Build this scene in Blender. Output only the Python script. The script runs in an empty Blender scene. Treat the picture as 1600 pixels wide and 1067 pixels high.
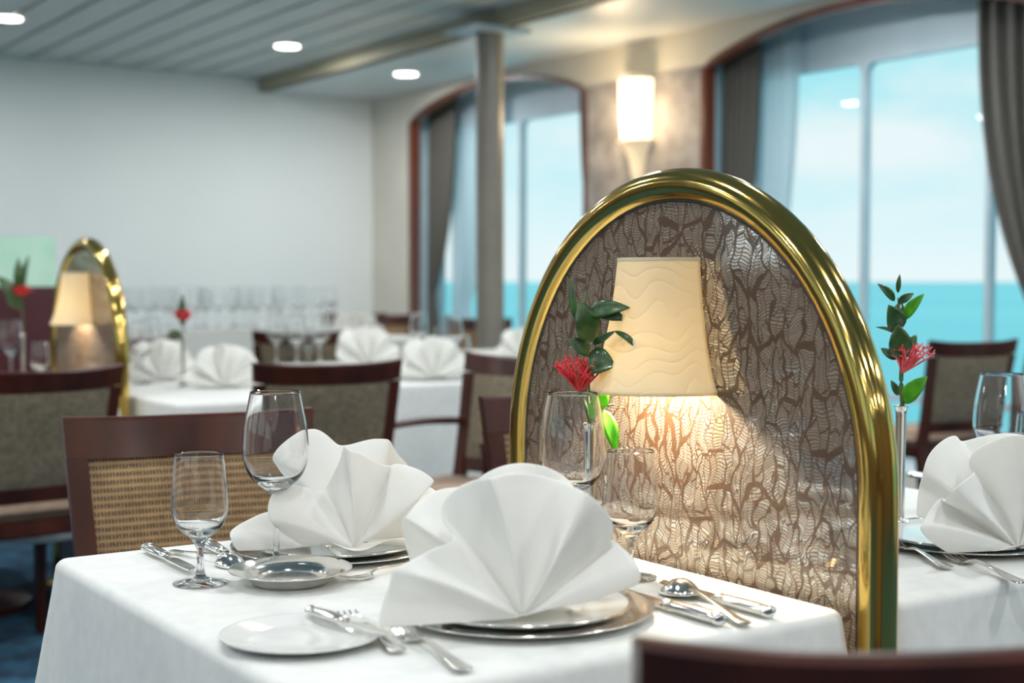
import bpy, bmesh, math, random
from mathutils import Vector, Matrix
R = math.radians
PI = math.pi
S = bpy.context.scene
COL = S.collection

# ------------------------------------------------------------------ camera
F = 2222.2
TH = math.atan(93.5 / F)
PSI = R(33.84)
H = 1.135
CAM = Vector((0, 0, H))
cd = bpy.data.cameras.new('camera')
cam = bpy.data.objects.new('camera', cd)
COL.objects.link(cam)
cam.location = CAM
cam.rotation_euler = (PI / 2 - TH, 0, -PSI)
cd.sensor_width = 36
cd.lens = 50
cd.clip_end = 60000
cd.clip_start = 0.05
cd.dof.use_dof = True
cd.dof.focus_distance = 1.98
cd.dof.aperture_fstop = 3.4
S.camera = cam

# ------------------------------------------------------------------ view and world
S.view_settings.view_transform = 'Standard'
S.view_settings.look = 'None'
S.view_settings.exposure = 0.0
S.view_settings.gamma = 1.0
S.cycles.max_bounces = 12
S.cycles.transmission_bounces = 12
S.cycles.glossy_bounces = 6
S.cycles.diffuse_bounces = 4
S.cycles.sample_clamp_indirect = 6.0

W = bpy.data.worlds.new('sky')
S.world = W
W.use_nodes = True
wn = W.node_tree.nodes
wl = W.node_tree.links
bg = wn['Background']
tc = wn.new('ShaderNodeTexCoord')
sp = wn.new('ShaderNodeSeparateXYZ')
wl.new(tc.outputs['Generated'], sp.inputs[0])
rp = wn.new('ShaderNodeValToRGB')
rp.color_ramp.elements[0].position = 0.0
rp.color_ramp.elements[0].color = (0.90, 0.96, 0.98, 1)
rp.color_ramp.elements[1].position = 0.6
rp.color_ramp.elements[1].color = (0.45, 0.80, 0.95, 1)
e = rp.color_ramp.elements.new(0.045); e.color = (0.74, 0.93, 0.97, 1)
e = rp.color_ramp.elements.new(0.13); e.color = (0.42, 0.84, 0.92, 1)
wl.new(sp.outputs['Z'], rp.inputs[0])
mp = wn.new('ShaderNodeMapping')
mp.inputs['Scale'].default_value = (1, 1, 3.2)
wl.new(tc.outputs['Generated'], mp.inputs[0])
nz = wn.new('ShaderNodeTexNoise')
nz.inputs['Scale'].default_value = 5.5
nz.inputs['Detail'].default_value = 5
wl.new(mp.outputs[0], nz.inputs['Vector'])
cr = wn.new('ShaderNodeValToRGB')
cr.color_ramp.elements[0].position = 0.45
cr.color_ramp.elements[1].position = 0.68
wl.new(nz.outputs['Fac'], cr.inputs[0])
mx = wn.new('ShaderNodeMix'); mx.data_type = 'RGBA'
wl.new(cr.outputs[0], mx.inputs['Factor'])
wl.new(rp.outputs[0], mx.inputs['A'])
mx.inputs['B'].default_value = (0.88, 0.95, 0.97, 1)
wl.new(mx.outputs['Result'], bg.inputs[0])
bg.inputs[1].default_value = 1.0

def portal(name, y, w, z, h, x=6.16, side=1):
    ld = bpy.data.lights.new(name, 'AREA')
    ld.shape = 'RECTANGLE'; ld.size = h; ld.size_y = w
    ld.cycles.is_portal = True
    o = bpy.data.objects.new(name, ld); COL.objects.link(o)
    o.location = (x, y, z); o.rotation_euler = (0, side * PI / 2, 0)
WIN_Y = [(4.13, 6.44), (7.65, 9.96), (0.61, 2.92), (-2.91, -0.60)]
for i, (a, b) in enumerate(WIN_Y):
    portal('window_daylight', (a + b) / 2, b - a, 1.3, 2.1)
WIN_L_ADDED = [(-3.6, -1.3), (-.6, 1.7), (2.4, 4.7), (5.4, 7.7)]  # unseen left-wall windows, added for cool daylight from that side
for a, b in WIN_L_ADDED:
    portal('window_daylight', (a + b) / 2, b - a, 1.84, 1.2, -4.55, -1)

# ceiling downlights: round fixtures, unseen ones added for fill, built further down; powers here
DOWN_W = 16.3
DOWN_COL = (0.97, 0.985, 1.0)
ZC, ZL = 2.76, 2.655        # slatted ceiling, lower ceiling over the windows
DOWNS = [(x, y, ZC) for x in (4.23, 2.35, 0.47, -1.41, -3.29) for y in (9.1, 5.75, 4.0, 2.2, 0.4, -1.4, -3.2)]
DOWNS += [(5.205, y, ZL) for y in (9.16, 5.1, 2.4, -0.8)]

# ------------------------------------------------------------------ pixel -> world helpers (photo frame 1600x1067)
FW = Vector((math.sin(PSI), math.cos(PSI), 0)); RT = Vector((math.cos(PSI), -math.sin(PSI), 0)); UP = Vector((0, 0, 1))
def ray(x, y):
    return (FW * math.cos(TH) - UP * math.sin(TH)) + RT * ((x - 800) / F) + (FW * math.sin(TH) + UP * math.cos(TH)) * (-(y - 533.5) / F)
def onz(x, y, z):
    r = ray(x, y); return CAM + r * ((z - H) / r.z)
def ond(x, y, d):
    r = ray(x, y); return CAM + r * (d / r.dot(FW))

# ------------------------------------------------------------------ materials
def mat(name, col=(.8, .8, .8), rough=.5, metal=0.0, **k):
    m = bpy.data.materials.new(name); m.use_nodes = True
    b = m.node_tree.nodes['Principled BSDF']
    b.inputs['Base Color'].default_value = (*col, 1)
    b.inputs['Roughness'].default_value = rough
    b.inputs['Metallic'].default_value = metal
    for a, v in k.items():
        b.inputs[a.replace('_', ' ')].default_value = v
    return m
def N(m, t, **k):
    n = m.node_tree.nodes.new('ShaderNode' + t)
    for a, v in k.items():
        if a in n.inputs: n.inputs[a].default_value = v
        else: setattr(n, a, v)
    return n
def L(m, a, b): m.node_tree.links.new(a, b)
def BS(m): return m.node_tree.nodes['Principled BSDF']
def M_(m, op, a, b=None, c=None):
    n = m.node_tree.nodes.new('ShaderNodeMath'); n.operation = op
    for i, v in enumerate((a, b, c)):
        if v is None: continue
        if isinstance(v, (int, float)): n.inputs[i].default_value = v
        else: m.node_tree.links.new(v, n.inputs[i])
    return n.outputs[0]
def objco(m, scale=(1, 1, 1)):
    t = N(m, 'TexCoord'); p = N(m, 'Mapping'); p.inputs['Scale'].default_value = scale
    L(m, t.outputs['Object'], p.inputs[0]); return p.outputs[0]
def vary(m, c1, c2, scale, detail=4, lo=.35, hi=.65, sc=(1, 1, 1), bump=0, bscale=None, bdist=.001):
    v = objco(m, sc)
    n = N(m, 'TexNoise', Scale=scale, Detail=detail); L(m, v, n.inputs['Vector'])
    r = N(m, 'ValToRGB'); r.color_ramp.elements[0].position = lo; r.color_ramp.elements[1].position = hi
    r.color_ramp.elements[0].color = (*c1, 1); r.color_ramp.elements[1].color = (*c2, 1)
    L(m, n.outputs['Fac'], r.inputs[0]); L(m, r.outputs[0], BS(m).inputs['Base Color'])
    if bump:
        n2 = N(m, 'TexNoise', Scale=bscale or scale, Detail=3); L(m, v, n2.inputs['Vector'])
        bp = N(m, 'Bump', Strength=bump, Distance=bdist); L(m, n2.outputs['Fac'], bp.inputs['Height'])
        L(m, bp.outputs[0], BS(m).inputs['Normal'])
    return m

M = {}
M['paint'] = vary(mat('white_paint', rough=.6), (.77, .82, .81), (.80, .84, .83), 1.2, bump=.1, bscale=60)
M['cream'] = vary(mat('cream_paint', rough=.6), (.66, .62, .53), (.71, .67, .58), 2)
M['slat'] = vary(mat('ceiling_slat', rough=.4), (.54, .58, .56), (.59, .62, .60), 1.5)
M['slat_gap'] = vary(mat('ceiling_gap', rough=.8), (.16, .16, .12), (.19, .18, .14), 4)
M['beam'] = vary(mat('tan_paint', rough=.6), (.36, .33, .22), (.40, .36, .25), 3)
M['lowceil'] = vary(mat('pale_ceiling', rough=.35), (.66, .70, .70), (.70, .73, .73), 2)
M['stone'] = vary(mat('mottled_wallcovering', rough=.6), (.23, .21, .20), (.40, .37, .34), 7, 8, bump=.2, bscale=30)
M['panelling'] = vary(mat('brown_wall_panelling', rough=.5), (.13, .085, .055), (.19, .13, .085), 3, 6, .3, .7, (1, 1, .2))
M['column'] = vary(mat('taupe_enamel', rough=.35), (.19, .17, .14), (.22, .20, .16), 5)
M['metalblue'] = vary(mat('window_frame_paint', rough=.4), (.42, .52, .58), (.47, .57, .62), 5)
M['reveal'] = vary(mat('window_lining', rough=.5), (.50, .56, .60), (.56, .62, .65), 4)
M['carpet'] = vary(mat('blue_carpet', rough=.95), (.012, .045, .09), (.03, .13, .22), 9, 6, .4, .6, bump=.8, bscale=400, bdist=.004)
m = mat('mahogany', (.05, .012, .008), .32, Coat_Weight=.10, Coat_Roughness=.15, IOR=1.36)
M['wood'] = vary(m, (.024, .0055, .003), (.070, .015, .006), 14, 6, .3, .7, (1, 1, .12))
m = mat('cherry_trim', (.2, .05, .02), .3, Coat_Weight=.4)
M['cherry'] = vary(m, (.10, .024, .012), (.17, .045, .02), 6, 5, .3, .7, (1, 1, .2))

def weave(m, col1, col2, f=900, depth=.0002, strength=.10):
    v = objco(m)
    s = N(m, 'SeparateXYZ'); L(m, v, s.inputs[0])
    a = M_(m, 'SINE', M_(m, 'MULTIPLY', M_(m, 'ADD', s.outputs[0], s.outputs[2]), f))
    b = M_(m, 'SINE', M_(m, 'MULTIPLY', M_(m, 'ADD', s.outputs[1], s.outputs[2]), f))
    w = M_(m, 'MULTIPLY', a, b)
    bp = N(m, 'Bump', Strength=strength, Distance=depth); L(m, w, bp.inputs['Height']); L(m, bp.outputs[0], BS(m).inputs['Normal'])
    n = N(m, 'TexNoise', Scale=40, Detail=3); L(m, v, n.inputs['Vector'])
    r = N(m, 'ValToRGB'); r.color_ramp.elements[0].color = (*col1, 1); r.color_ramp.elements[1].color = (*col2, 1)
    r.color_ramp.elements[0].position = .35; r.color_ramp.elements[1].position = .65
    L(m, n.outputs['Fac'], r.inputs[0]); L(m, r.outputs[0], BS(m).inputs['Base Color'])
    return m
M['cloth'] = weave(mat('white_tablecloth', rough=.75, Sheen_Weight=.1), (.63, .64, .61), (.68, .69, .66), 1400)
m = mat('napkin_linen', rough=.7, Sheen_Weight=.15)
weave(m, (.87, .87, .84), (.90, .90, .87), 1600)
tr = N(m, 'BsdfTranslucent'); tr.inputs[0].default_value = (.92, .92, .89, 1)
mxs = N(m, 'MixShader'); mxs.inputs[0].default_value = .40
L(m, BS(m).outputs[0], mxs.inputs[1]); L(m, tr.outputs[0], mxs.inputs[2]); L(m, mxs.outputs[0], m.node_tree.nodes['Material Output'].inputs[0])
M['napkin'] = m
def fabric():
    m = mat('olive_weave', rough=.9, Sheen_Weight=.15)
    v = objco(m)
    s = N(m, 'SeparateXYZ'); L(m, v, s.inputs[0])
    a = M_(m, 'SINE', M_(m, 'MULTIPLY', s.outputs[0], 620)); b = M_(m, 'SINE', M_(m, 'MULTIPLY', s.outputs[2], 620))
    w = M_(m, 'MULTIPLY', a, b)
    n = N(m, 'TexNoise', Scale=60, Detail=5); L(m, v, n.inputs['Vector'])
    f = M_(m, 'ADD', M_(m, 'MULTIPLY', w, .35), n.outputs['Fac'])
    r = N(m, 'ValToRGB'); r.color_ramp.elements[0].color = (.085, .065, .038, 1); r.color_ramp.elements[1].color = (.23, .185, .12, 1)
    r.color_ramp.elements[0].position = .2; r.color_ramp.elements[1].position = .8
    L(m, f, r.inputs[0]); L(m, r.outputs[0], BS(m).inputs['Base Color'])
    bp = N(m, 'Bump', Strength=.5, Distance=.0006); L(m, w, bp.inputs['Height']); L(m, bp.outputs[0], BS(m).inputs['Normal'])
    return m
M['fabric'] = fabric()
M['seat'] = vary(mat('beige_seat_fabric', rough=.9), (.33, .23, .16), (.40, .29, .21), 50, bump=.3, bscale=300)
def cane():
    m = mat('woven_cane', rough=.45)
    v = objco(m)
    s = N(m, 'SeparateXYZ'); L(m, v, s.inputs[0])
    # rows of small dark gaps in the weave: pitch 9 mm across, 12 mm down
    row = M_(m, 'MULTIPLY', s.outputs[2], 1 / .0138)
    fr = M_(m, 'FRACT', row)
    fl = M_(m, 'FLOOR', row)
    n0 = N(m, 'TexNoise', Scale=260, Detail=1); L(m, v, n0.inputs['Vector'])
    u = M_(m, 'MULTIPLY', s.outputs[0], 1 / .0062)
    fu = M_(m, 'FRACT', u)
    # chevron: gap leans up then down inside its row
    dv = M_(m, 'ABSOLUTE', M_(m, 'SUBTRACT', fr, .5))
    fu2 = M_(m, 'ADD', fu, M_(m, 'MULTIPLY', M_(m, 'SUBTRACT', .22, dv), .55))
    gap = M_(m, 'MULTIPLY', M_(m, 'LESS_THAN', M_(m, 'ABSOLUTE', M_(m, 'SUBTRACT', fu2, .5)), M_(m, 'MULTIPLY', n0.outputs['Fac'], .62)), M_(m, 'LESS_THAN', dv, .29))
    strand = M_(m, 'SINE', M_(m, 'MULTIPLY', s.outputs[2], 2 * PI / .0030))
    hgt = M_(m, 'SUBTRACT', M_(m, 'MULTIPLY', strand, .25), M_(m, 'MULTIPLY', gap, 2.0))
    nn = N(m, 'TexNoise', Scale=30, Detail=4); L(m, v, nn.inputs['Vector'])
    r = N(m, 'ValToRGB'); r.color_ramp.elements[0].color = (.24, .135, .052, 1); r.color_ramp.elements[1].color = (.38, .235, .10, 1)
    r.color_ramp.elements[0].position = .3; r.color_ramp.elements[1].position = .7
    L(m, nn.outputs['Fac'], r.inputs[0])
    x = N(m, 'Mix', data_type='RGBA'); L(m, gap, x.inputs['Factor']); L(m, r.outputs[0], x.inputs['A'])
    x.inputs['B'].default_value = (.045, .025, .010, 1)
    L(m, x.outputs['Result'], BS(m).inputs['Base Color'])
    bp = N(m, 'Bump', Strength=.6, Distance=.0008); L(m, hgt, bp.inputs['Height']); L(m, bp.outputs[0], BS(m).inputs['Normal'])
    return m
M['cane'] = cane()
m = mat('polished_brass', (.62, .43, .12), .13, 1.0)
n = N(m, 'TexNoise', Scale=25, Detail=3); L(m, objco(m), n.inputs['Vector'])
L(m, M_(m, 'ADD', M_(m, 'MULTIPLY', n.outputs['Fac'], .10), .07), BS(m).inputs['Roughness'])
M['brass'] = m
m = mat('silver', (.86, .84, .80), .14, 1.0)
n = N(m, 'TexNoise', Scale=60, Detail=3); L(m, objco(m), n.inputs['Vector'])
L(m, M_(m, 'ADD', M_(m, 'MULTIPLY', n.outputs['Fac'], .10), .08), BS(m).inputs['Roughness'])
M['silver'] = m
M['china'] = vary(mat('white_china', rough=.12, Coat_Weight=.5), (.68, .69, .66), (.71, .72, .69), 3)
m = mat('clear_glass', (1, 1, 1), 0.0, Transmission_Weight=1.0, IOR=1.46); M['glass'] = m
m = bpy.data.materials.new('window_glass'); m.use_nodes = True
nt = m.node_tree; nt.nodes.remove(nt.nodes['Principled BSDF'])
t_ = nt.nodes.new('ShaderNodeBsdfTransparent'); t_.inputs[0].default_value = (.97, 1, 1, 1)
g_ = nt.nodes.new('ShaderNodeBsdfGlossy'); g_.inputs['Roughness'].default_value = .02
x_ = nt.nodes.new('ShaderNodeMixShader'); x_.inputs[0].default_value = .012
nt.links.new(t_.outputs[0], x_.inputs[1]); nt.links.new(g_.outputs[0], x_.inputs[2]); nt.links.new(x_.outputs[0], nt.nodes['Material Output'].inputs[0])
M['pane'] = m
M['black'] = vary(mat('black_rubber', rough=.5), (.008, .008, .008), (.014, .013, .012), 30)
m = mat('green_screen_glass', (.50, .80, .62), .25, Alpha=1); vary(m, (.42, .74, .55), (.62, .86, .70), 4); M['greenglass'] = m
M['burgundy'] = vary(mat('burgundy_lacquer', rough=.35), (.055, .010, .015), (.075, .015, .020), 5)
M['drape'] = vary(mat('grey_drape', rough=.9), (.085, .08, .07), (.15, .14, .12), 90, 4, .35, .65, (6, 6, .15), bump=.2, bscale=300)
m = vary(mat('sheer_curtain', rough=.8), (.60, .68, .72), (.68, .75, .78), 40)
tr = N(m, 'BsdfTranslucent'); tr.inputs[0].default_value = (.7, .8, .85, 1)
tp = N(m, 'BsdfTransparent')
a1 = N(m, 'MixShader'); a1.inputs[0].default_value = .5
L(m, BS(m).outputs[0], a1.inputs[1]); L(m, tr.outputs[0], a1.inputs[2])
a2 = N(m, 'MixShader'); a2.inputs[0].default_value = .3
L(m, a1.outputs[0], a2.inputs[1]); L(m, tp.outputs[0], a2.inputs[2]); L(m, a2.outputs[0], m.node_tree.nodes['Material Output'].inputs[0])
M['sheer'] = m
def shade_mat():
    m = mat('porcelain_shade', (.76, .68, .50), .45)
    v = objco(m, (1, 1, 1))
    s = N(m, 'SeparateXYZ'); L(m, v, s.inputs[0])
    n = N(m, 'TexNoise', Scale=9, Detail=1); L(m, objco(m, (1, 1, .35)), n.inputs['Vector'])
    ph = M_(m, 'ADD', M_(m, 'MULTIPLY', s.outputs[2], 250), M_(m, 'MULTIPLY', n.outputs['Fac'], 11))
    w = M_(m, 'POWER', M_(m, 'ABSOLUTE', M_(m, 'SINE', ph)), .5)
    n2 = N(m, 'TexNoise', Scale=20, Detail=0); L(m, objco(m, (1, 1, .5)), n2.inputs['Vector'])
    ph2 = M_(m, 'ADD', M_(m, 'MULTIPLY', s.outputs[2], 135), M_(m, 'MULTIPLY', n2.outputs['Fac'], 13))
    w2 = M_(m, 'POWER', M_(m, 'ABSOLUTE', M_(m, 'SINE', ph2)), .3)
    bp = N(m, 'Bump', Strength=.45, Distance=.0022); L(m, M_(m, 'ADD', M_(m, 'MULTIPLY', w, .0), w2), bp.inputs['Height'])
    L(m, bp.outputs[0], BS(m).inputs['Normal'])
    t = N(m, 'BsdfTranslucent'); t.inputs[0].default_value = (.86, .76, .48, 1); L(m, bp.outputs[0], t.inputs['Normal'])
    x = N(m, 'MixShader'); x.inputs[0].default_value = .30
    L(m, BS(m).outputs[0], x.inputs[1]); L(m, t.outputs[0], x.inputs[2]); L(m, x.outputs[0], m.node_tree.nodes['Material Output'].inputs[0])
    return m
M['shade'] = shade_mat()
m = mat('glowing_sconce_glass', (.9, .8, .65), .5, Emission_Strength=2.6); BS(m).inputs['Emission Color'].default_value = (1, .80, .52, 1)
M['sconce'] = m
M['frost'] = mat('frosted_cream_glass', (.78, .66, .48), .4, Emission_Strength=.35); BS(M['frost']).inputs['Emission Color'].default_value = (1, .75, .45, 1)
M['bulb'] = mat('lamp_lens', (1, 1, 1), .5, Emission_Strength=12.0); BS(M['bulb']).inputs['Emission Color'].default_value = (1, .93, .82, 1)

def wing_glass():
    """bronze mirror printed with a leaf-vein / insect-wing net: long cells, thick veins, fine ribs across each cell"""
    m = mat('veined_mirror_glass', (.3, .25, .2), .2)
    t = N(m, 'TexCoord'); s = N(m, 'SeparateXYZ'); L(m, t.outputs['Object'], s.inputs[0])
    y, z = s.outputs[1], s.outputs[2]
    nw = N(m, 'TexNoise', Scale=16, Detail=2); L(m, t.outputs['Object'], nw.inputs['Vector'])
    sw = N(m, 'SeparateColor'); L(m, nw.outputs['Color'], sw.inputs[0])
    yy = M_(m, 'ADD', y, M_(m, 'MULTIPLY', M_(m, 'SUBTRACT', sw.outputs[0], .5), .055))
    zz = M_(m, 'ADD', z, M_(m, 'MULTIPLY', M_(m, 'SUBTRACT', sw.outputs[1], .5), .030))
    def vec(ky, kz):
        c = N(m, 'CombineXYZ'); L(m, M_(m, 'MULTIPLY', yy, ky), c.inputs[0]); L(m, M_(m, 'MULTIPLY', zz, kz), c.inputs[1]); return c.outputs[0]
    def vor(v, feat):
        q = N(m, 'TexVoronoi', voronoi_dimensions='2D', feature=feat, Scale=1.0); L(m, v, q.inputs['Vector']); return q
    big = vor(vec(44, 14), 'DISTANCE_TO_EDGE').outputs['Distance']
    v2 = vec(82, 22)
    mid = vor(v2, 'DISTANCE_TO_EDGE').outputs['Distance']
    cid = vor(v2, 'F1').outputs['Color']
    cs = N(m, 'SeparateColor'); L(m, cid, cs.inputs[0])
    npatch = N(m, 'TexNoise', Scale=9, Detail=1); L(m, t.outputs['Object'], npatch.inputs['Vector'])
    thick = M_(m, 'MULTIPLY_ADD', M_(m, 'POWER', npatch.outputs['Fac'], 2.6), .30, .014)
    vb = M_(m, 'LESS_THAN', big, thick)
    vm = M_(m, 'LESS_THAN', mid, .042)
    slope = M_(m, 'MULTIPLY', M_(m, 'SUBTRACT', cs.outputs[0], .5), 1.5)
    fr = M_(m, 'ADD', M_(m, 'MULTIPLY', M_(m, 'ADD', zz, M_(m, 'MULTIPLY', yy, slope)), 250), M_(m, 'MULTIPLY', M_(m, 'SINE', M_(m, 'MULTIPLY', yy, 210)), .5))
    rib = M_(m, 'LESS_THAN', M_(m, 'FRACT', fr), .30)
    ink = M_(m, 'MAXIMUM', M_(m, 'MAXIMUM', vb, vm), rib)
    # the little pane each pair of ribs encloses catches more or less silver
    wn_ = N(m, 'TexWhiteNoise', noise_dimensions='2D'); c2 = N(m, 'CombineXYZ')
    L(m, M_(m, 'FLOOR', fr), c2.inputs[0]); L(m, M_(m, 'MULTIPLY', cs.outputs[1], 91), c2.inputs[1]); L(m, c2.outputs[0], wn_.inputs['Vector'])
    bright = M_(m, 'POWER', wn_.outputs['Value'], 2.6)
    base = N(m, 'Mix', data_type='RGBA'); L(m, ink, base.inputs['Factor'])
    base.inputs['A'].default_value = (.56, .48, .38, 1); base.inputs['B'].default_value = (.060, .028, .012, 1)
    L(m, base.outputs['Result'], BS(m).inputs['Base Color'])
    BS(m).inputs['Roughness'].default_value = .5
    gl = N(m, 'BsdfGlossy'); gl.inputs['Roughness'].default_value = .055
    gc = N(m, 'Mix', data_type='RGBA'); L(m, bright, gc.inputs['Factor'])
    gc.inputs['A'].default_value = (.50, .43, .37, 1); gc.inputs['B'].default_value = (.86, .90, .88, 1)
    L(m, gc.outputs['Result'], gl.inputs['Color'])
    x = N(m, 'MixShader')
    L(m, M_(m, 'MULTIPLY', M_(m, 'SUBTRACT', 1.0, M_(m, 'MULTIPLY', ink, .88)), .72), x.inputs[0])
    L(m, BS(m).outputs[0], x.inputs[1]); L(m, gl.outputs[0], x.inputs[2])
    L(m, x.outputs[0], m.node_tree.nodes['Material Output'].inputs[0])
    return m
M['wing'] = wing_glass()
M['leafdark'] = vary(mat('dark_leaf', rough=.35, Coat_Weight=.2), (.012, .045, .010), (.035, .10, .018), 60)
m = vary(mat('backlit_leaf', rough=.4), (.05, .26, .008), (.12, .42, .02), 60)  # brighter green: light from behind the leaf is put into its colour
tr = N(m, 'BsdfTranslucent'); tr.inputs[0].default_value = (.18, .60, .03, 1)
mxs = N(m, 'MixShader'); mxs.inputs[0].default_value = .35
L(m, BS(m).outputs[0], mxs.inputs[1]); L(m, tr.outputs[0], mxs.inputs[2]); L(m, mxs.outputs[0], m.node_tree.nodes['Material Output'].inputs[0])
M['leaf'] = m
M['stem'] = vary(mat('stem', rough=.5), (.05, .09, .02), (.10, .14, .04), 80)
M['red'] = vary(mat('red_petal', rough=.5), (.50, .010, .015), (.75, .04, .05), 60)
M['coral'] = vary(mat('coral_petal', rough=.5), (.62, .04, .05), (.80, .12, .14), 60)
m = vary(mat('sea_water', rough=.6), (.24, .76, .78), (.34, .86, .87), .004, 6, .35, .65, (1, .25, 1))
M['sea'] = m

# ------------------------------------------------------------------ mesh helpers
def link(name, bm, m=None, parent=None, smooth=False, mats=None):
    me = bpy.data.meshes.new(name)
    bmesh.ops.recalc_face_normals(bm, faces=bm.faces[:])
    bm.to_mesh(me); bm.free()
    o = bpy.data.objects.new(name, me); COL.objects.link(o)
    for q in (mats or [m]): me.materials.append(q)
    if smooth:
        for p in me.polygons: p.use_smooth = True
    if parent is not None: o.parent = parent
    return o
def autosmooth(o, ang=40):
    for p in o.data.polygons: p.use_smooth = True
    bm = bmesh.new(); bm.from_mesh(o.data)
    for e in bm.edges:
        if len(e.link_faces) == 2 and e.calc_face_angle(0) > R(ang): e.smooth = False
    bm.to_mesh(o.data); bm.free(); return o
def tag(o, label, cat, group=None):
    o['label'] = label; o['category'] = cat
    if group: o['group'] = group
    return o
def thing(name, label, cat, loc=(0, 0, 0), rz=0, group=None):
    o = bpy.data.objects.new(name, None); COL.objects.link(o)
    o.location = loc; o.rotation_euler = (0, 0, rz); o.empty_display_size = .05
    return tag(o, label, cat, group)
def dup(root, loc, rz=0, label=None, group=None, scale=None):
    r = root.copy(); COL.objects.link(r); r.location = loc; r.rotation_euler = (0, 0, rz)
    if label: r['label'] = label
    if group: r['group'] = group
    if scale: r.scale = (scale,) * 3
    for ch in list(root.children):
        c = ch.copy(); COL.objects.link(c); c.parent = r
        for g in list(ch.children):
            d = g.copy(); COL.objects.link(d); d.parent = c
    return r
def struct(o):
    o['kind'] = 'structure'; return o
def box(bm, c, s, rot=None, bev=0):
    r = bmesh.ops.create_cube(bm, size=1)
    vs = r['verts']
    bmesh.ops.scale(bm, vec=s, verts=vs)
    if bev:
        es = list({e for v in vs for e in v.link_edges})
        q = bmesh.ops.bevel(bm, geom=es, offset=bev, segments=2, affect='EDGES')
        vs = list({v for f in q['faces'] for v in f.verts} | {v for v in vs if v.is_valid})
    if rot: bmesh.ops.rotate(bm, cent=(0, 0, 0), matrix=rot, verts=vs)
    bmesh.ops.translate(bm, vec=c, verts=vs)
    return vs
def lathe(bm, prof, n=32, c=(0, 0, 0), closed=False):
    rings = []
    for r, z in prof:
        if r < 1e-6: rings.append([bm.verts.new((c[0], c[1], c[2] + z))])
        else: rings.append([bm.verts.new((c[0] + r * math.cos(2 * PI * i / n), c[1] + r * math.sin(2 * PI * i / n), c[2] + z)) for i in range(n)])
    pr = list(zip(rings, rings[1:]))
    if closed: pr.append((rings[-1], rings[0]))
    for a, b in pr:
        for i in range(n):
            j = (i + 1) % n
            if len(a) == 1 and len(b) == 1: continue
            if len(a) == 1: bm.faces.new((a[0], b[i], b[j]))
            elif len(b) == 1: bm.faces.new((a[i], a[j], b[0]))
            else: bm.faces.new((a[i], a[j], b[j], b[i]))
def smoothprof(ctrl, k=5):
    """Catmull-Rom through control points"""
    out = []
    P = [ctrl[0]] + list(ctrl) + [ctrl[-1]]
    for i in range(1, len(P) - 2):
        p0, p1, p2, p3 = P[i - 1], P[i], P[i + 1], P[i + 2]
        for j in range(k):
            t = j / k
            out.append(tuple(.5 * ((2 * b) + (-a + c) * t + (2 * a - 5 * b + 4 * c - d) * t * t + (-a + 3 * b - 3 * c + d) * t ** 3) for a, b, c, d in zip(p0, p1, p2, p3)))
    out.append(tuple(ctrl[-1]))
    return out
def sweep(bm, pts, rad, n=10, caps=True, up=Vector((0, 0, 1)), flat=1.0, closed=False):
    """tube along pts; rad number or list; flat<1 squashes across 'up'"""
    pts = [Vector(p) for p in pts]; rings = []
    K = len(pts)
    for i, p in enumerate(pts):
        if closed: d = pts[(i + 1) % K] - pts[i - 1]
        else: d = pts[min(i + 1, K - 1)] - pts[max(i - 1, 0)]
        d.normalize()
        a = d.cross(up)
        if a.length < 1e-3: a = d.cross(Vector((1, 0, 0)))
        a.normalize(); b = a.cross(d).normalized()
        r = rad[i] if isinstance(rad, (list, tuple)) else rad
        if isinstance(r, (list, tuple)): ra, rb = r
        else: ra, rb = r, r * flat
        rings.append([bm.verts.new(p + a * (ra * math.cos(2 * PI * k / n)) + b * (rb * math.sin(2 * PI * k / n))) for k in range(n)])
    pr = list(zip(rings, rings[1:]))
    if closed: pr.append((rings[-1], rings[0]))
    for A, B in pr:
        for k in range(n):
            q = (k + 1) % n; bm.faces.new((A[k], A[q], B[q], B[k]))
    if caps and not closed:
        bm.faces.new(rings[0][::-1]); bm.faces.new(rings[-1])
def grid(bm, fn, nu, nv):
    V = [[bm.verts.new(fn(i / nu, j / nv)) for j in range(nv + 1)] for i in range(nu + 1)]
    for i in range(nu):
        for j in range(nv):
            bm.faces.new((V[i][j], V[i + 1][j], V[i + 1][j + 1], V[i][j + 1]))
    return V
def solid(o, t, off=0):
    md = o.modifiers.new('thickness', 'SOLIDIFY'); md.thickness = t; md.offset = off; return o
def sub(o, lv=1):
    md = o.modifiers.new('smooth', 'SUBSURF'); md.levels = lv; md.render_levels = lv; return o
def area_disk(name, loc, power, col, size, parent=None):
    ld = bpy.data.lights.new(name, 'AREA'); ld.shape = 'DISK'; ld.size = size; ld.energy = power; ld.color = col
    o = bpy.data.objects.new(name, ld); COL.objects.link(o); o.location = loc
    if parent: o.parent = parent
    return o

# ================================================================== THE ROOM
X0, X1, XO, Y0, Y1 = -4.4, 5.72, 6.05, -4.2, 10.65
bm = bmesh.new(); box(bm, ((X0 + XO) / 2, (Y0 + Y1) / 2, -.05), (XO - X0 + .4, Y1 - Y0 + .4, .1)); struct(link('floor', bm, M['carpet']))
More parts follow.
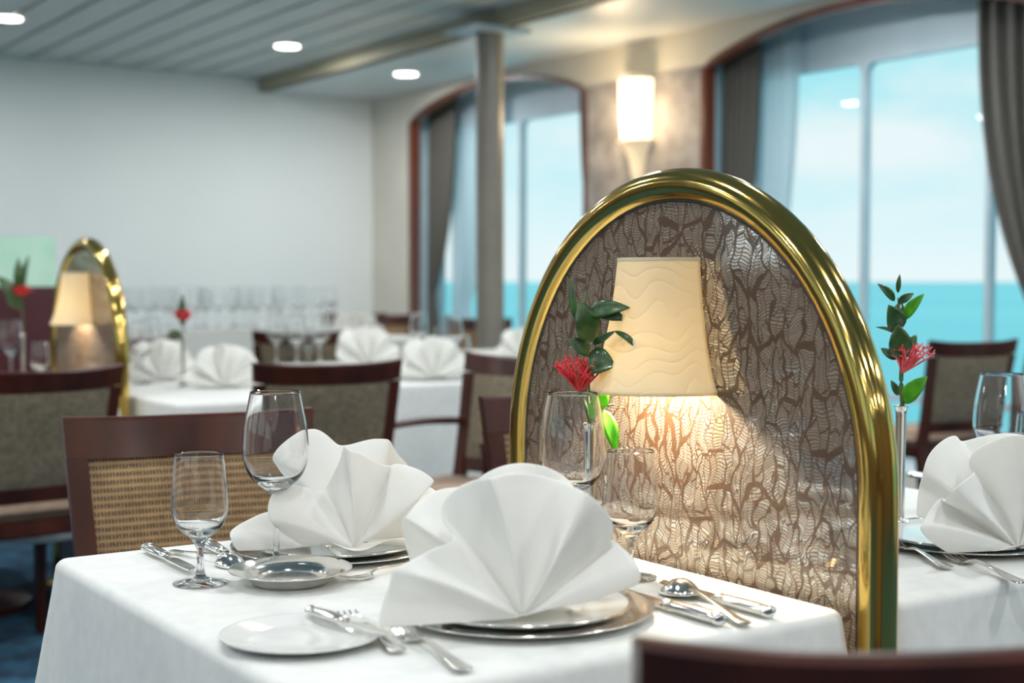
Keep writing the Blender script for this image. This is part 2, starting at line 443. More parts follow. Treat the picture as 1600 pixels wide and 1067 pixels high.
# slatted ceiling: planks along Y, 0.26 m wide, dark joints
bm = bmesh.new(); bmg = bmesh.new()
x = X0
while x < 4.70:
    w = min(.26, 4.70 - x)
    box(bm, (x + w / 2, (Y0 + Y1) / 2, ZC + .01), (w - .030, Y1 - Y0, .02))
    x += .26
box(bm, ((X0 + 4.7) / 2, (Y0 + Y1) / 2, ZC + .06), (4.7 - X0, Y1 - Y0, .06))
o = link('ceiling', bm, mats=[M['slat'], M['slat_gap']])
for p in o.data.polygons:
    if p.center.z > ZC + .025: p.material_index = 1
struct(o)
bm = bmesh.new(); box(bm, (4.74, (Y0 + Y1) / 2, (ZL + ZC + .09) / 2), (.08, Y1 - Y0, ZC + .09 - ZL)); struct(link('trim_1', bm, M['beam']))
bm = bmesh.new(); box(bm, ((4.78 + XO) / 2, (Y0 + Y1) / 2, ZL + .03), (XO - 4.78 + .1, Y1 - Y0, .06)); struct(link('trim_2', bm, M['lowceil']))
bm = bmesh.new(); box(bm, ((X0 + XO) / 2, Y1 + .05, 1.4), (XO - X0 + .3, .1, 2.86)); struct(link('wall_far', bm, M['paint']))
bm = bmesh.new(); box(bm, ((X0 + XO) / 2, Y0 - .05, 1.4), (XO - X0 + .3, .1, 2.86)); struct(link('wall_near', bm, M['panelling']))
bm = bmesh.new()
pv = Y0 - .1
for a, b in WIN_L_ADDED + [(Y1 + .1, None)]:
    box(bm, (X0 - .05, (pv + a) / 2, 1.4), (.1, a - pv, 2.86))
    if b is None: break
    box(bm, (X0 - .05, (a + b) / 2, .60), (.1, b - a, 1.26)); box(bm, (X0 - .05, (a + b) / 2, 2.64), (.1, b - a, .38))
    pv = b
struct(link('wall_left', bm, M['panelling']))
for i_, (a, b) in enumerate(WIN_L_ADDED):
    bm = bmesh.new()
    for k_ in range(4): box(bm, (X0 - .05, a + (b - a) * k_ / 3, 1.84), (.06, .05, 1.22))
    for zz_ in (1.25, 2.43): box(bm, (X0 - .05, (a + b) / 2, zz_), (.06, b - a, .05))
    struct(link('window_%d' % (i_ + 5), bm, M['slat']))  # frames of the added, unseen windows
# window wall with arched openings
ZB, ZS, ZA = .16, 2.40, 2.585   # opening bottom, spring, crown
def archz(y, a, b):
    u = (y - (a + b) / 2) / ((b - a) / 2)
    return ZS + (ZA - ZS) * (1 - abs(u) ** 2.2)
bm = bmesh.new()
segs = sorted(WIN_Y)
def quad(bm, *p): bm.faces.new([bm.verts.new(q) for q in p])
prev = Y0
TW = .05
for a, b in segs + [(Y1, None)]:
    quad(bm, (X1, prev, 0), (X1, a, 0), (X1, a, ZL + .06), (X1, prev, ZL + .06))
    if b is None: break
    n = 24
    for i in range(n):
        ya, yb = a + (b - a) * i / n, a + (b - a) * (i + 1) / n
        quad(bm, (X1, ya, archz(ya, a, b)), (X1, yb, archz(yb, a, b)), (X1, yb, ZL + .06), (X1, ya, ZL + .06))
        quad(bm, (X1, ya, 0), (X1, yb, 0), (X1, yb, ZB), (X1, ya, ZB))
        quad(bm, (X1, ya, archz(ya, a, b)), (X1, yb, archz(yb, a, b)), (X1 + TW, yb, archz(yb, a, b)), (X1 + TW, ya, archz(ya, a, b)))
        quad(bm, (X1, ya, ZB), (X1, yb, ZB), (X1 + TW, yb, ZB), (X1 + TW, ya, ZB))
        quad(bm, (X1 + TW, ya, archz(ya, a, b)), (X1 + TW, yb, archz(yb, a, b)), (X1 + TW, yb, ZL + .06), (X1 + TW, ya, ZL + .06))
    for yy in (a, b):
        quad(bm, (X1, yy, ZB), (X1, yy, ZS), (X1 + TW, yy, ZS), (X1 + TW, yy, ZB))
    prev = b
bmesh.ops.remove_doubles(bm, verts=bm.verts[:], dist=1e-4)
struct(link('wall_right', bm, M['cream']))
# mottled grey panels on the piers between the windows
for k, (ya, yb) in enumerate([(6.47, 7.62), (2.95, 4.10), (-.57, .58)]):
    bm = bmesh.new(); box(bm, (X1 - .008, (ya + yb) / 2, 1.21), (.016, yb - ya - .02, 2.42)); struct(link('trim_%d' % (k + 3), bm, M['stone']))

def rounded_cell(bm, x, ya, yb, za, zb, mrg, rad, t, ma=None, mb=None):
    """rectangular cell with a rounded-corner hole, thickness t along X; mrg = (left, right, bottom, top)"""
    ia, ib, ja, jb = ya + mrg[0], yb - mrg[1], za + mrg[2], zb - mrg[3]
    inner, outer = [], []
    k = 6
    for (cy, cz, a0, oy, oz) in ((ib - rad, jb - rad, 0, yb, zb), (ia + rad, jb - rad, 90, ya, zb), (ia + rad, ja + rad, 180, ya, za), (ib - rad, ja + rad, 270, yb, za)):
        for i in range(k + 1):
            a = R(a0 + 90 * i / k)
            iy, iz = cy + rad * math.cos(a), cz + rad * math.sin(a)
            inner.append((iy, iz))
            f = i / k
            first, second = ((oy, iz), (iy, oz)) if a0 in (0, 180) else ((iy, oz), (oy, iz))
            if i < k / 2: outer.append(first)
            elif i == k / 2: outer.append((oy, oz))
            else: outer.append(second)
    n = len(inner)
    def ring(pts, xx): return [bm.verts.new((xx, p[0], p[1])) for p in pts]
    I0, O0, I1, O1 = ring(inner, x), ring(outer, x), ring(inner, x + t), ring(outer, x + t)
    for i in range(n):
        j = (i + 1) % n
        for q in ((I0[i], I0[j], O0[j], O0[i]), (I1[i], I1[j], O1[j], O1[i]), (I0[i], I0[j], I1[j], I1[i]), (O0[i], O0[j], O1[j], O1[i])):
            bm.faces.new(q)
MULL = [4.68, 5.52]            # mullion centres of window_1
GT, GB, TZ = 2.345, .22, .50   # glass top, bottom, transom
for wi, (a, b) in enumerate(WIN_Y):
    w = bpy.data.objects.new('window_%d' % (wi + 1), None); COL.objects.link(w); w.location = (X1, (a + b) / 2, ZB); struct(w)
    def sub_(name, bm, m, **k):
        o = link(name, bm, m, w, **k); o.matrix_parent_inverse = Matrix.Translation(w.location).inverted(); return o
    # varnished arched casing standing slightly proud of the wall, lining the opening
    bm = bmesh.new()
    c = (a + b) / 2; hw = (b - a) / 2
    path = [(a, ZB)] + [(a, ZB + (ZS - ZB) * i / 4) for i in range(1, 4)]
    path += [(a + (b - a) * i / 32, archz(a + (b - a) * i / 32, a, b)) for i in range(33)]
    path += [(b, ZB + (ZS - ZB) * i / 4) for i in (3, 2, 1, 0)]
    wd = .036
    prof = [(-.022, -wd), (-.022, 0), (TW + .01, .004), (TW + .01, -.02)]
    rows = []
    for i, (y, z) in enumerate(path):
        p0 = path[max(i - 1, 0)]; p1 = path[min(i + 1, len(path) - 1)]
        ty, tz = p1[0] - p0[0], p1[1] - p0[1]; l = math.hypot(ty, tz); ny, nz_ = tz / l, -ty / l   # inward normal
        rows.append([bm.verts.new((X1 + dx, y + ny * dn, z + nz_ * dn)) for dx, dn in prof])
    for r0, r1 in zip(rows, rows[1:]):
        for q in range(4): bm.faces.new((r0[q], r0[(q + 1) % 4], r1[(q + 1) % 4], r1[q]))
    bm.faces.new(rows[0]); bm.faces.new(rows[-1])
    sub_('arched_casing', bm, M['cherry'])
    # recess between casing and hull: side cheeks, head and sill, then the outer frame
    bm = bmesh.new()
    ea, eb = a - .12, b + .12
    box(bm, ((X1 + TW + XO) / 2, ea - .01, 1.33), (XO - X1 - TW, .02, 2.66))
    box(bm, ((X1 + TW + XO) / 2, eb + .01, 1.33), (XO - X1 - TW, .02, 2.66))
    box(bm, ((X1 + TW + XO) / 2, c, ZB - .02), (XO - X1 - TW, eb - ea, .04))
    sub_('window_lining', bm, M['reveal'])
    off = {0: 0, 1: 3.40, 2: -3.52, 3: -7.04}[wi]
    ms = [MULL[0] - .83 + off, MULL[0] + off, MULL[1] + off, MULL[1] + .83 + off]
    ms = [m_ for m_ in ms if ea + .15 < m_ < eb - .15]
    eds = [ea - .02] + ms + [eb + .02]
    bm = bmesh.new()
    for ya, yb in zip(eds, eds[1:]):
        l = .017; r = .017
        rounded_cell(bm, XO, ya, yb, TZ, ZL + .05, (l, r, .018, ZL + .05 - GT), .06, .05)
        rounded_cell(bm, XO, ya, yb, 0, TZ, (l, r, GB, .018), .05, .05)
    sub_('window_frame', bm, M['metalblue'])
    for ya, yb in zip(eds, eds[1:]):
        bm = bmesh.new(); box(bm, (XO + .03, (ya + yb) / 2, (GT + GB) / 2), (.006, yb - ya - .03, GT - GB + .03)); sub_('window_pane', bm, M['pane'])

# sea
bm = bmesh.new(); quad(bm, (-60000, -60000, -9), (60000, -60000, -9), (60000, 60000, -9), (-60000, 60000, -9))
o = tag(link('sea', bm, M['sea']), 'turquoise open sea outside the windows up to the horizon', 'sea'); o['kind'] = 'stuff'

# steel column
t = thing('support_column', 'round taupe column with square cap in front of the far window', 'column', (4.72, 7.28, 0))
bm = bmesh.new(); lathe(bm, [(0, 0), (.085, 0), (.085, 2.63), (0, 2.63)], 40); autosmooth(link('shaft', bm, M['column'], t))
bm = bmesh.new(); box(bm, (-.02, 0, ZL - .0125), (.42, .34, .025), bev=.004); link('cap_plate', bm, M['metalblue'], t)

# curtains
def curtain(name, label, y_edge, y_in_top, y_in_mid, z_tie, mname, x=5.90, folds=7, amp=.022, ztop=2.60, ztop2=None, slack=.10, grp=None):
    """hangs from ztop between the casing side (y_edge) and y_in_top; gathered to y_in_mid at z_tie; falls below"""
    bm = bmesh.new()
    def fn(u, v):
        z = ztop + (.20 - ztop) * v
        if z > z_tie:
            t = (ztop - z) / (ztop - z_tie)
            yin = y_in_top + (y_in_mid - y_in_top) * (t ** 2.6)
        else:
            t = (z_tie - z) / (z_tie - .2)
            yin = y_in_mid + (y_in_top - y_in_mid) * .35 * math.sin(t * PI / 2)
        y = y_edge + (yin - y_edge) * u
        w = abs(yin - y_edge) / max(1e-3, abs(y_in_top - y_edge))
        return (x + amp * math.sin(u * folds * 2 * PI + 1.3 * math.sin(u * 9 + z)) * (.5 + .5 * w), y, z)
    grid(bm, fn, folds * 10, 40)
    o = link(name, bm, M[mname], smooth=True); solid(o, .004)
    return tag(o, label, 'curtain', grp)
curtain('curtain', 'grey pleated curtain at the left side of the large right-hand window', 6.52, 6.17, 6.36, 1.0, 'drape')
curtain('sheer_curtain', 'pale sheer curtain beside the left grey curtain of the right-hand window', 6.30, 5.93, 6.12, 1.0, 'sheer', x=5.98, folds=4, amp=.014)
curtain('curtain', 'grey curtain gathered to the side at the right edge of the photo', 4.05, 4.62, 4.28, .95, 'drape')
curtain('curtain', 'grey curtain tied back at the left side of the far window', 10.03, 9.58, 9.90, 1.05, 'drape')
curtain('sheer_curtain', 'pale sheer curtain swept aside in the left half of the far window', 9.80, 9.02, 9.50, .95, 'sheer', x=5.98, folds=6, amp=.016)
curtain('curtain', 'narrow grey curtain at the right side of the far window', 7.60, 7.93, 7.72, 1.05, 'drape')

# wall sconce on the pier
yc = 7.06
t = thing('wall_sconce', 'glowing wall sconce with tapered glass shade on the grey pier', 'lamp', (X1 - .016, yc, 1.75))
def half_lathe(bm, prof, n=20, sx=1.0, sy=1.0, a0=90, a1=270):
    rings = [[bm.verts.new((sx * r * math.cos(R(a0 + (a1 - a0) * i / n)), sy * r * math.sin(R(a0 + (a1 - a0) * i / n)), z)) for i in range(n + 1)] for r, z in prof]
    for A, B in zip(rings, rings[1:]):
        for i in range(n): bm.faces.new((A[i], A[i + 1], B[i + 1], B[i]))
bm = bmesh.new(); half_lathe(bm, [(.112, .27), (.118, .36), (.125, .50), (.131, .66)], 24); o = link('glass_shade', bm, M['sconce'], t, smooth=True); solid(o, .004)
bm = bmesh.new(); half_lathe(bm, smoothprof([(.02, 0), (.045, .05), (.06, .14), (.10, .23), (.140, .275)], 3), 24); o = link('holder', bm, M['frost'], t, smooth=True); solid(o, .004)
bm = bmesh.new(); half_lathe(bm, [(.001, .652), (.134, .652), (.134, .68), (.001, .68)], 24); link('top_rim', bm, M['cream'], t)
ld = bpy.data.lights.new('sconce_light', 'POINT'); ld.energy = 16; ld.color = (1, .74, .45); ld.shadow_soft_size = .09
o = bpy.data.objects.new('sconce_light', ld); COL.objects.link(o); o.parent = t; o.location = (-.24, 0, .42)

# ceiling downlights
first = None
names = {(4.23, 9.1): 'round glowing downlight in the slatted ceiling, middle of the three in view',
         (2.35, 9.1): 'round downlight in the slatted ceiling at the top left corner',
         (5.205, 9.16): 'round downlight in the lower smooth ceiling left of the column'}
for (x, y, z) in DOWNS:
    lab = names.get((x, y), 'round recessed downlight added for fill in the ceiling outside the picture')
    t = thing('ceiling_light', lab, 'ceiling light', (x, y, z), 0, 'recessed ceiling downlights')
    if first is None:
        bm = bmesh.new(); lathe(bm, [(.082, 0), (.10, -.004), (.105, -.0005), (.105, .0), (.082, .004)], 28, closed=True); ring_o = link('ring', bm, M['lowceil'], t, smooth=True)
        bm = bmesh.new(); lathe(bm, [(0, -.002), (.081, -.002), (.081, -.0005), (0, -.0005)], 28); lens_o = link('lens', bm, M['bulb'], t)
        first = t
    else:
        for q in (ring_o, lens_o):
            c_ = q.copy(); COL.objects.link(c_); c_.parent = t
    area_disk('downlight_beam', (0, 0, -.006), DOWN_W, DOWN_COL, .15, t)

# ================================================================== FURNITURE
def tablecloth(x0, x1, y0, y1, label, drop=.42, z=.75, seed=0, rc=.025, flare=.11):
    rnd = random.Random(seed)
    bm = bmesh.new()
    # perimeter with rounded corners
    per = []
    for cx, cy, a0 in ((x1 - rc, y1 - rc, 0), (x0 + rc, y1 - rc, 90), (x0 + rc, y0 + rc, 180), (x1 - rc, y0 + rc, 270)):
        for i in range(9):
            a = R(a0 + 90 * i / 8); per.append((cx + rc * math.cos(a), cy + rc * math.sin(a), math.cos(a), math.sin(a), 1 - abs(i - 4) / 4))
        nx = {0: (x0 + rc, y1), 90: (x0, y0 + rc), 180: (x1 - rc, y0), 270: (x1, y1 - rc)}[a0]
        sx, sy = per[-1][0], per[-1][1]
        m_ = 30
        nrm = (math.cos(R(a0 + 90)), math.sin(R(a0 + 90)))
        for i in range(1, m_): per.append((sx + (nx[0] - sx) * i / m_, sy + (nx[1] - sy) * i / m_, nrm[0], nrm[1], max(0, 1 - min(i, m_ - i) / 5) * .6))
    n = len(per)
    ph = [rnd.uniform(0, 6.28) for _ in range(4)]
    er = .014
    levels = []
    ccx, ccy = (x0 + x1) / 2, (y0 + y1) / 2
    for q_ in (.3, .6, .9): levels.append([(ccx + (p[0] - p[2] * er - ccx) * q_, ccy + (p[1] - p[3] * er - ccy) * q_, z) for p in per])
    for k in range(6):
        a = R(90 * k / 5)
        levels.append([(p[0] - p[2] * (er - er * math.sin(a)), p[1] - p[3] * (er - er * math.sin(a)), z - er * (1 - math.cos(a))) for p in per])
    for k in range(1, 13):
        d = drop * k / 12
        row = []
        for i, p in enumerate(per):
            u = i / n * 2 * PI
            f = .5 + .25 * math.sin(7 * u + ph[0]) + .25 * math.sin(13 * u + ph[1])
            o_ = d * (.05 + .07 * f + flare * p[4] ** 1.3)
            row.append((p[0] + p[2] * o_, p[1] + p[3] * o_, z - er - d))
        levels.append(row)
    VR = [[bm.verts.new(q) for q in lv] for lv in levels]
    for A, B in zip(VR, VR[1:]):
        for i in range(n): bm.faces.new((A[i], A[(i + 1) % n], B[(i + 1) % n], B[i]))
    bm.faces.new(VR[0])
    o = link('tablecloth', bm, M['cloth'], smooth=True); solid(o, .0016, -1)
    tag(o, label, 'tablecloth')
    cx, cy = (x0 + x1) / 2, (y0 + y1) / 2
    t = thing('dining_table', 'dark table under the ' + label, 'table', (cx, cy, 0))
    bm = bmesh.new(); box(bm, (0, 0, z - .020), (x1 - x0 - .02, y1 - y0 - .02, .030)); link('tabletop', bm, M['wood'], t)
    bm = bmesh.new(); lathe(bm, [(0, 0), (.22, 0), (.22, .02), (.04, .05), (.035, z - .036), (0, z - .036)], 20); link('pedestal', bm, M['wood'], t, smooth=False)
    return o

tablecloth(.562, 1.250, 1.150, 1.995, 'white tablecloth on the near table left of the large brass arch', seed=3)
tablecloth(1.322, 2.10, 1.150, 1.995, 'white tablecloth on the table right of the large brass arch', seed=8)

# ---- chairs: local frame: sits facing +Y, back at -Y; width along X
def chair(label, kind='cane', arms=False, wt=.47, group=None):
    t = thing('dining_armchair' if arms else 'dining_chair', label, 'chair', group=group)
    wb, HT, zs = wt - .05, .885, .45
    def backpt(u, z, dy=0):
        """u in -1..1 across the back; recline and curve"""
        f = max(0, (z - zs) / (HT - zs))
        w = (wb + (wt - wb) * f) / 2
        return Vector((u * w, -.215 - .085 * f - .030 * (1 - u * u) * (.3 + .7 * f) + dy, z))
    wm = M['wood']
    # top rail
    bm = bmesh.new()
    rail_h = .075 if kind == 'cane' else .062
    th = .024
    rows = []
    n = 20
    for i in range(n + 1):
        u = -1 + 2 * i / n
        zt = HT + (.006 if kind == 'cane' else .012) * abs(u) ** 3 - .002
        sec = [(zt - rail_h, -th / 2), (zt - .006, -th / 2), (zt, -th / 2 + .006), (zt, th / 2 - .006), (zt - .006, th / 2), (zt - rail_h, th / 2)]
        rows.append([bm.verts.new(backpt(u, z, d)) for z, d in sec])
    for A, B in zip(rows, rows[1:]):
        for q in range(6): bm.faces.new((A[q], A[(q + 1) % 6], B[(q + 1) % 6], B[q]))
    bm.faces.new(rows[0]); bm.faces.new(rows[-1])
    autosmooth(link('top_rail', bm, wm, t), 35)
    for s in (-1, 1):      # stile continues into the rear leg
        bm = bmesh.new()
        pts = [(0, -.26), (.20, -.225), (zs - .02, -.212)]
        ring = []
        zz = [0, .2, .42, .52, .62, .72, HT - rail_h + .004]
        hw = .019
        for z in zz:
            if z < zs: c_ = Vector((s * (wb / 2 - .012), -.205 - (zs - z) * .12, z))
            else: c_ = backpt(s, z); c_.x -= s * hw * .95
            w_ = hw * (.8 + .2 * min(1, z / zs)); d_ = .014 + .003 * (z < .6)
            ring.append([bm.verts.new((c_.x + a * w_, c_.y + b * d_, z)) for a, b in ((-1, -1), (1, -1), (1, 1), (-1, 1))])
        for A, B in zip(ring, ring[1:]):
            for q in range(4): bm.faces.new((A[q], A[(q + 1) % 4], B[(q + 1) % 4], B[q]))
        bm.faces.new(ring[0]); bm.faces.new(ring[-1])
        es = [e for e in bm.edges if len(e.link_faces) == 2 and e.calc_face_angle(0) > 1]
        bmesh.ops.bevel(bm, geom=es, offset=.004, segments=2, affect='EDGES')
        autosmooth(link('rear_leg_and_stile', bm, wm, t), 40)
    # lower back rail
    bm = bmesh.new()
    ring = []
    for i in range(n + 1):
        u = (-1 + 2 * i / n) * .93
        ring.append([bm.verts.new(backpt(u, z, d)) for z, d in ((.50, -.011), (.545, -.011), (.545, .011), (.50, .011))])
    for A, B in zip(ring, ring[1:]):
        for q in range(4): bm.faces.new((A[q], A[(q + 1) % 4], B[(q + 1) % 4], B[q]))
    bm.faces.new(ring[0]); bm.faces.new(ring[-1]); autosmooth(link('lower_rail', bm, wm, t), 35)
    # back panel
    bm = bmesh.new()
    zt, zb = HT - rail_h + .004, .54
    iw = 1 - 2 * .033 / wb
    bulge = .006 if kind == 'cane' else .012
    thk = .004 if kind == 'cane' else .016
    def fn(sg):
        def f(u, v):
            uu = (-1 + 2 * u) * iw; z = zb + (zt - zb) * v
            return backpt(uu, z, sg * (thk / 2 + bulge * (1 - (2 * u - 1) ** 6) * (1 - (2 * v - 1) ** 6)))
        return f
    grid(bm, fn(1), 20, 14); grid(bm, fn(-1), 20, 14)
    bmesh.ops.remove_doubles(bm, verts=bm.verts[:], dist=1e-5)
    link('back_panel', bm, M['cane'] if kind == 'cane' else M['fabric'], t, smooth=True)
    # seat
    bm = bmesh.new()
    box(bm, (0, .02, zs - .035), (.44, .44, .05), bev=.008); sf = link('seat_frame', bm, wm, t)
    bm = bmesh.new()
    box(bm, (0, .022, zs + .016), (.43, .425, .05), bev=.02); link('seat_cushion', bm, M['seat'] if kind != 'cane' else M['fabric'], sf, smooth=True)
    for s in (-1, 1):
        bm = bmesh.new()
        vs = box(bm, (s * .195, .215, .205), (.036, .036, .41), bev=.003)
        for v in bm.verts:
            if v.co.z < .1: v.co.x = s * .195 + (v.co.x - s * .195) * .7; v.co.y = .215 + (v.co.y - .215) * .7
        link('front_leg', bm, wm, t)
        if arms:
            bm = bmesh.new()
            p = smoothprof([backpt(s * .96, .665), Vector((s * .245, -.10, .672)), Vector((s * .25, .06, .665)), Vector((s * .245, .15, .645))], 5)
            sweep(bm, p, .017, 8, flat=.75)
            sweep(bm, smoothprof([Vector((s * .245, .14, .648)), Vector((s * .235, .12, .56)), Vector((s * .215, .13, .44))], 4), .013, 8)
            link('armrest', bm, wm, t, smooth=True)
    return t
def put(t, xa, ya, xb, yb, face=1):
    """put chair so its top rail runs from (xa,ya) to (xb,yb); it faces to the left of a->b when face=1"""
    d = Vector((xb - xa, yb - ya, 0)); ang = math.atan2(d.y, d.x)
    if face < 0: ang += PI
    mid = Vector(((xa + xb) / 2, (ya + yb) / 2, 0))
    off = Vector((-math.sin(ang), math.cos(ang), 0)) * .30
    t.location = mid + off; t.rotation_euler = (0, 0, ang)
    return t
c_cane = put(chair('dark wooden chair with a woven cane back behind the near table, on the left'), .752, 2.60, 1.225, 2.525, -1)
def chair2(label, a, b, face, src, group=None):
    t = dup(src, (0, 0, 0), 0, label, group); return put(t, *a, *b, face)
chair2('dark wooden chair with cane back partly hidden behind the left side of the brass arch', (1.645, 2.57), (2.105, 2.52), -1, c_cane)
c_fab = put(chair('dark wooden chair with olive fabric back, standing at the left edge of the photo', 'fabric'), .915, 4.06, 1.373, 4.12, 1)
chair2('dark wooden chair with olive-grey fabric back in the middle, seen from behind', (1.717, 3.95), (2.180, 3.875), 1, c_fab)
chair2('dark brown chair with its rounded top rail blurred in the bottom right foreground', (.598, .748), (1.030, .545), 1, c_fab)
chair2('dark chair with olive back standing before the right-hand window', (4.69, 3.90), (5.15, 3.83), 1, c_fab)
c_arm = put(chair('dark armchair with olive back beside the left side of the brass arch', 'fabric', True), 2.58, 4.12, 2.70, 3.67, -1)
c_arm.rotation_euler.z += 0
# far chairs
chair2('dark blue-black chair rail behind the far wine glasses, left of centre', (2.90, 6.56), (3.22, 6.36), 1, c_fab)
chair2('dark chair behind the bright far napkin near the corner of the room', (5.00, 10.05), (5.37, 9.80), -1, c_fab)
chair2('chair with a light brown cane back beside the far window frame', (5.00, 9.58), (5.34, 9.36), -1, c_cane)
chair2('brown cane chair just left of the column under the far window', (4.99, 8.25), (5.36, 8.02), -1, c_cane)
chair2('dark chair behind the table with the upright red flower, left', (1.82, 6.15), (2.28, 6.10), -1, c_fab)

# ---- brass arch dividers
def divider(label, xc, yc):
    t = thing('arched_divider', label, 'divider', (xc, yc, 0))
    a, b, zs = .370, .388, .88
    path = [(0, -a, .012)] + [(0, -a, zs * i / 8) for i in range(1, 8)]
    path += [(0, -a * math.cos(PI * i / 48), zs + b * math.sin(PI * i / 48)) for i in range(49)]
    path += [(0, a, zs * i / 8) for i in range(7, 0, -1)] + [(0, a, .012)]
    bm = bmesh.new(); sweep(bm, path, .0235, 28, up=Vector((1, 0, 0))); link('brass_frame', bm, M['brass'], t, smooth=True)
    for s in (-1, 1):
        bm = bmesh.new(); lathe(bm, [(0, 0), (.06, 0), (.06, .006), (.03, .014), (0, .014)], 24, (0, s * a, 0)); link('floor_flange', bm, M['brass'], t)
    # glass slab
    def slab(ins, tx, z0):
        bm = bmesh.new()
        out = [(-(a - ins), z0)] + [(-(a - ins) * math.cos(PI * i / 48), zs + (b - ins) * math.sin(PI * i / 48)) for i in range(49)] + [(a - ins, z0)]
        A = [bm.verts.new((-tx, y, z)) for y, z in out]; B = [bm.verts.new((tx, y, z)) for y, z in out]
        bm.faces.new(A); bm.faces.new(B)
        for i in range(len(out)): j = (i + 1) % len(out); bm.faces.new((A[i], A[j], B[j], B[i]))
        return bm
    link('mirror_glass_panel', slab(.012, .010, .10), M['wing'], t)
    # dark gasket round the panel
    bm = bmesh.new()
    for sx in (-1, 1):
        ins = .0215
        p = [(sx * .0105, -(a - ins), .1)] + [(sx * .0105, -(a - ins) * math.cos(PI * i / 48), zs + (b - ins) * math.sin(PI * i / 48)) for i in range(49)] + [(sx * .0105, a - ins, .1)]
        sweep(bm, p, .0022, 6, up=Vector((1, 0, 0)))
    link('gasket', bm, M['black'], t, smooth=True)
    return t
XD = 1.285
divider('large brass arch divider with veined mirror glass between the two near tables', XD, 1.512)
divider('distant brass arch divider on the left of the photo, carrying its own cream lamp', 1.551, 5.01)

def half_shade_lamp(label, xf, yc, power):
    """half-round shade on the face x = xf of a divider, opening down"""
    t = thing('divider_lamp', label, 'lamp', (xf, yc, .985))
    z1 = .182
    ctrl = [(.118, 0), (.104, .030), (.092, .070), (.083, .115), (.078, .150), (.0745, z1)]
    bm = bmesh.new(); half_lathe(bm, smoothprof(ctrl, 4), 40, 1.0, .86)
    o = link('lamp_shade', bm, M['shade'], t, smooth=True); solid(o, .003, -1)
    bm = bmesh.new(); half_lathe(bm, [(.001, z1 - .004), (.0755, z1 - .004), (.0755, z1 + .0005), (.001, z1 + .0005)], 30, 1, .86); link('shade_lid', bm, M['shade'], o)
    bm = bmesh.new(); box(bm, (-.012, 0, .10), (.024, .03, .05), bev=.003); lathe(bm, [(0, .10), (.013, .10), (.013, .155), (0, .155)], 16, (-.035, 0, 0)); link('bulb_socket', bm, M['brass'], t)
    ld = bpy.data.lights.new('lamp_bulb', 'POINT'); ld.energy = power; ld.color = (1, .86, .62); ld.shadow_soft_size = .018
    o = bpy.data.objects.new('lamp_bulb', ld); COL.objects.link(o); o.parent = t; o.location = (-.052, 0, .055)
    return t
half_shade_lamp('cream half-round wall lamp with wavy relief on the large brass arch divider', XD - .0105, 1.512, 18)
half_shade_lamp('cream half-round wall lamp on the distant brass arch divider', 1.551 - .0105, 5.01, 8.0)

# low burgundy partition with green glass far left
t = thing('partition', 'low burgundy partition topped by a pale green glass screen at the far left', 'partition', (2.07, 7.2, 0))
bm = bmesh.new(); box(bm, (-.9, 0, .555), (1.8, .10, 1.11), bev=.004); link('partition_base', bm, M['burgundy'], t)
bm = bmesh.new(); box(bm, (-.9, 0, 1.235), (1.8, .02, .25)); link('green_glass', bm, M['greenglass'], t)

# ================================================================== BACKGROUND TABLES
tablecloth(.80, 1.515, 4.55, 5.75, 'white tablecloth on the table left of the distant brass arch', seed=11)
tablecloth(1.60, 2.29, 4.27, 5.45, 'white tablecloth on the long table right of the distant brass arch', seed=12)
tablecloth(2.36, 3.45, 4.62, 6.15, 'white tablecloth on the table behind the middle armchair', seed=13)
tablecloth(4.25, 5.05, 8.35, 8.98, 'white tablecloth on the far table before the far window', seed=14)
tablecloth(2.50, 4.12, 7.85, 8.55, 'white tablecloth on the taller glass station before the white far wall', z=.86, drop=.7, seed=15)

tablecloth(3.85, 4.70, 5.90, 6.80, 'white tablecloth on the table behind the armchair, right of the column', seed=16)

# ---- tableware
def plate_prof(r, lip=.009, foot=.45, th=.0028, well=.68):
    top = [(0, th + .001), (r * well * .92, th + .001), (r * well, th + .002), (r * well * 1.06, lip * .62), (r * .985, lip), (r, lip + .0006)]
    bot = [(r, lip - .0014), (r * well * 1.06, lip * .62 - th), (r * foot, 0), (0, 0)]
    return top + bot
def wine_glass_bm(h, rb, rmax, rrim, zb, zm, rs=.0042):
    th = .0011
    outer = [(0, 0), (rb, 0), (rb, .0012), (rb * .6, .0035), (rb * .22, .008), (rs, .018), (rs * .88, zb * .5), (rs, zb - .012), (rs * 1.5, zb - .003)]
    bowl = smoothprof([(rs * 1.5, zb - .003), (rmax * .40, zb + .006), (rmax * .78, zb + (zm - zb) * .38), (rmax * .97, zb + (zm - zb) * .75), (rmax, zm), (rmax * .955, zm + (h - zm) * .38), (rrim + (rmax - rrim) * .35, zm + (h - zm) * .75), (rrim, h)], 5)
    inner = smoothprof([(rrim - th, h), (rrim + (rmax - rrim) * .35 - th, zm + (h - zm) * .75), (rmax * .955 - th, zm + (h - zm) * .38), (rmax - th, zm), (rmax * .97 - th, zb + (zm - zb) * .75), (rmax * .78 - th * 1.5, zb + (zm - zb) * .42), (rmax * .38, zb + .014), (0, zb + .009)], 5)
    bm = bmesh.new()
    lathe(bm, outer + bowl[1:] + [(rrim - th / 2, h + .0006)] + inner, 48)
    return bm
TZ1 = .7512
def tw(name, bm, m, label, cat, loc, rz=0, group=None, **k):
    o = link(name, bm, m, **k); o.location = loc; o.rotation_euler = (0, 0, rz); return tag(o, label, cat, group)
def cpy(src, loc, label, rz=0, group=None, scale=1):
    o = src.copy(); COL.objects.link(o); o.location = loc; o.rotation_euler = (0, 0, rz); o.scale = (scale,) * 3; o['label'] = label
    if group: o['group'] = group
    return o
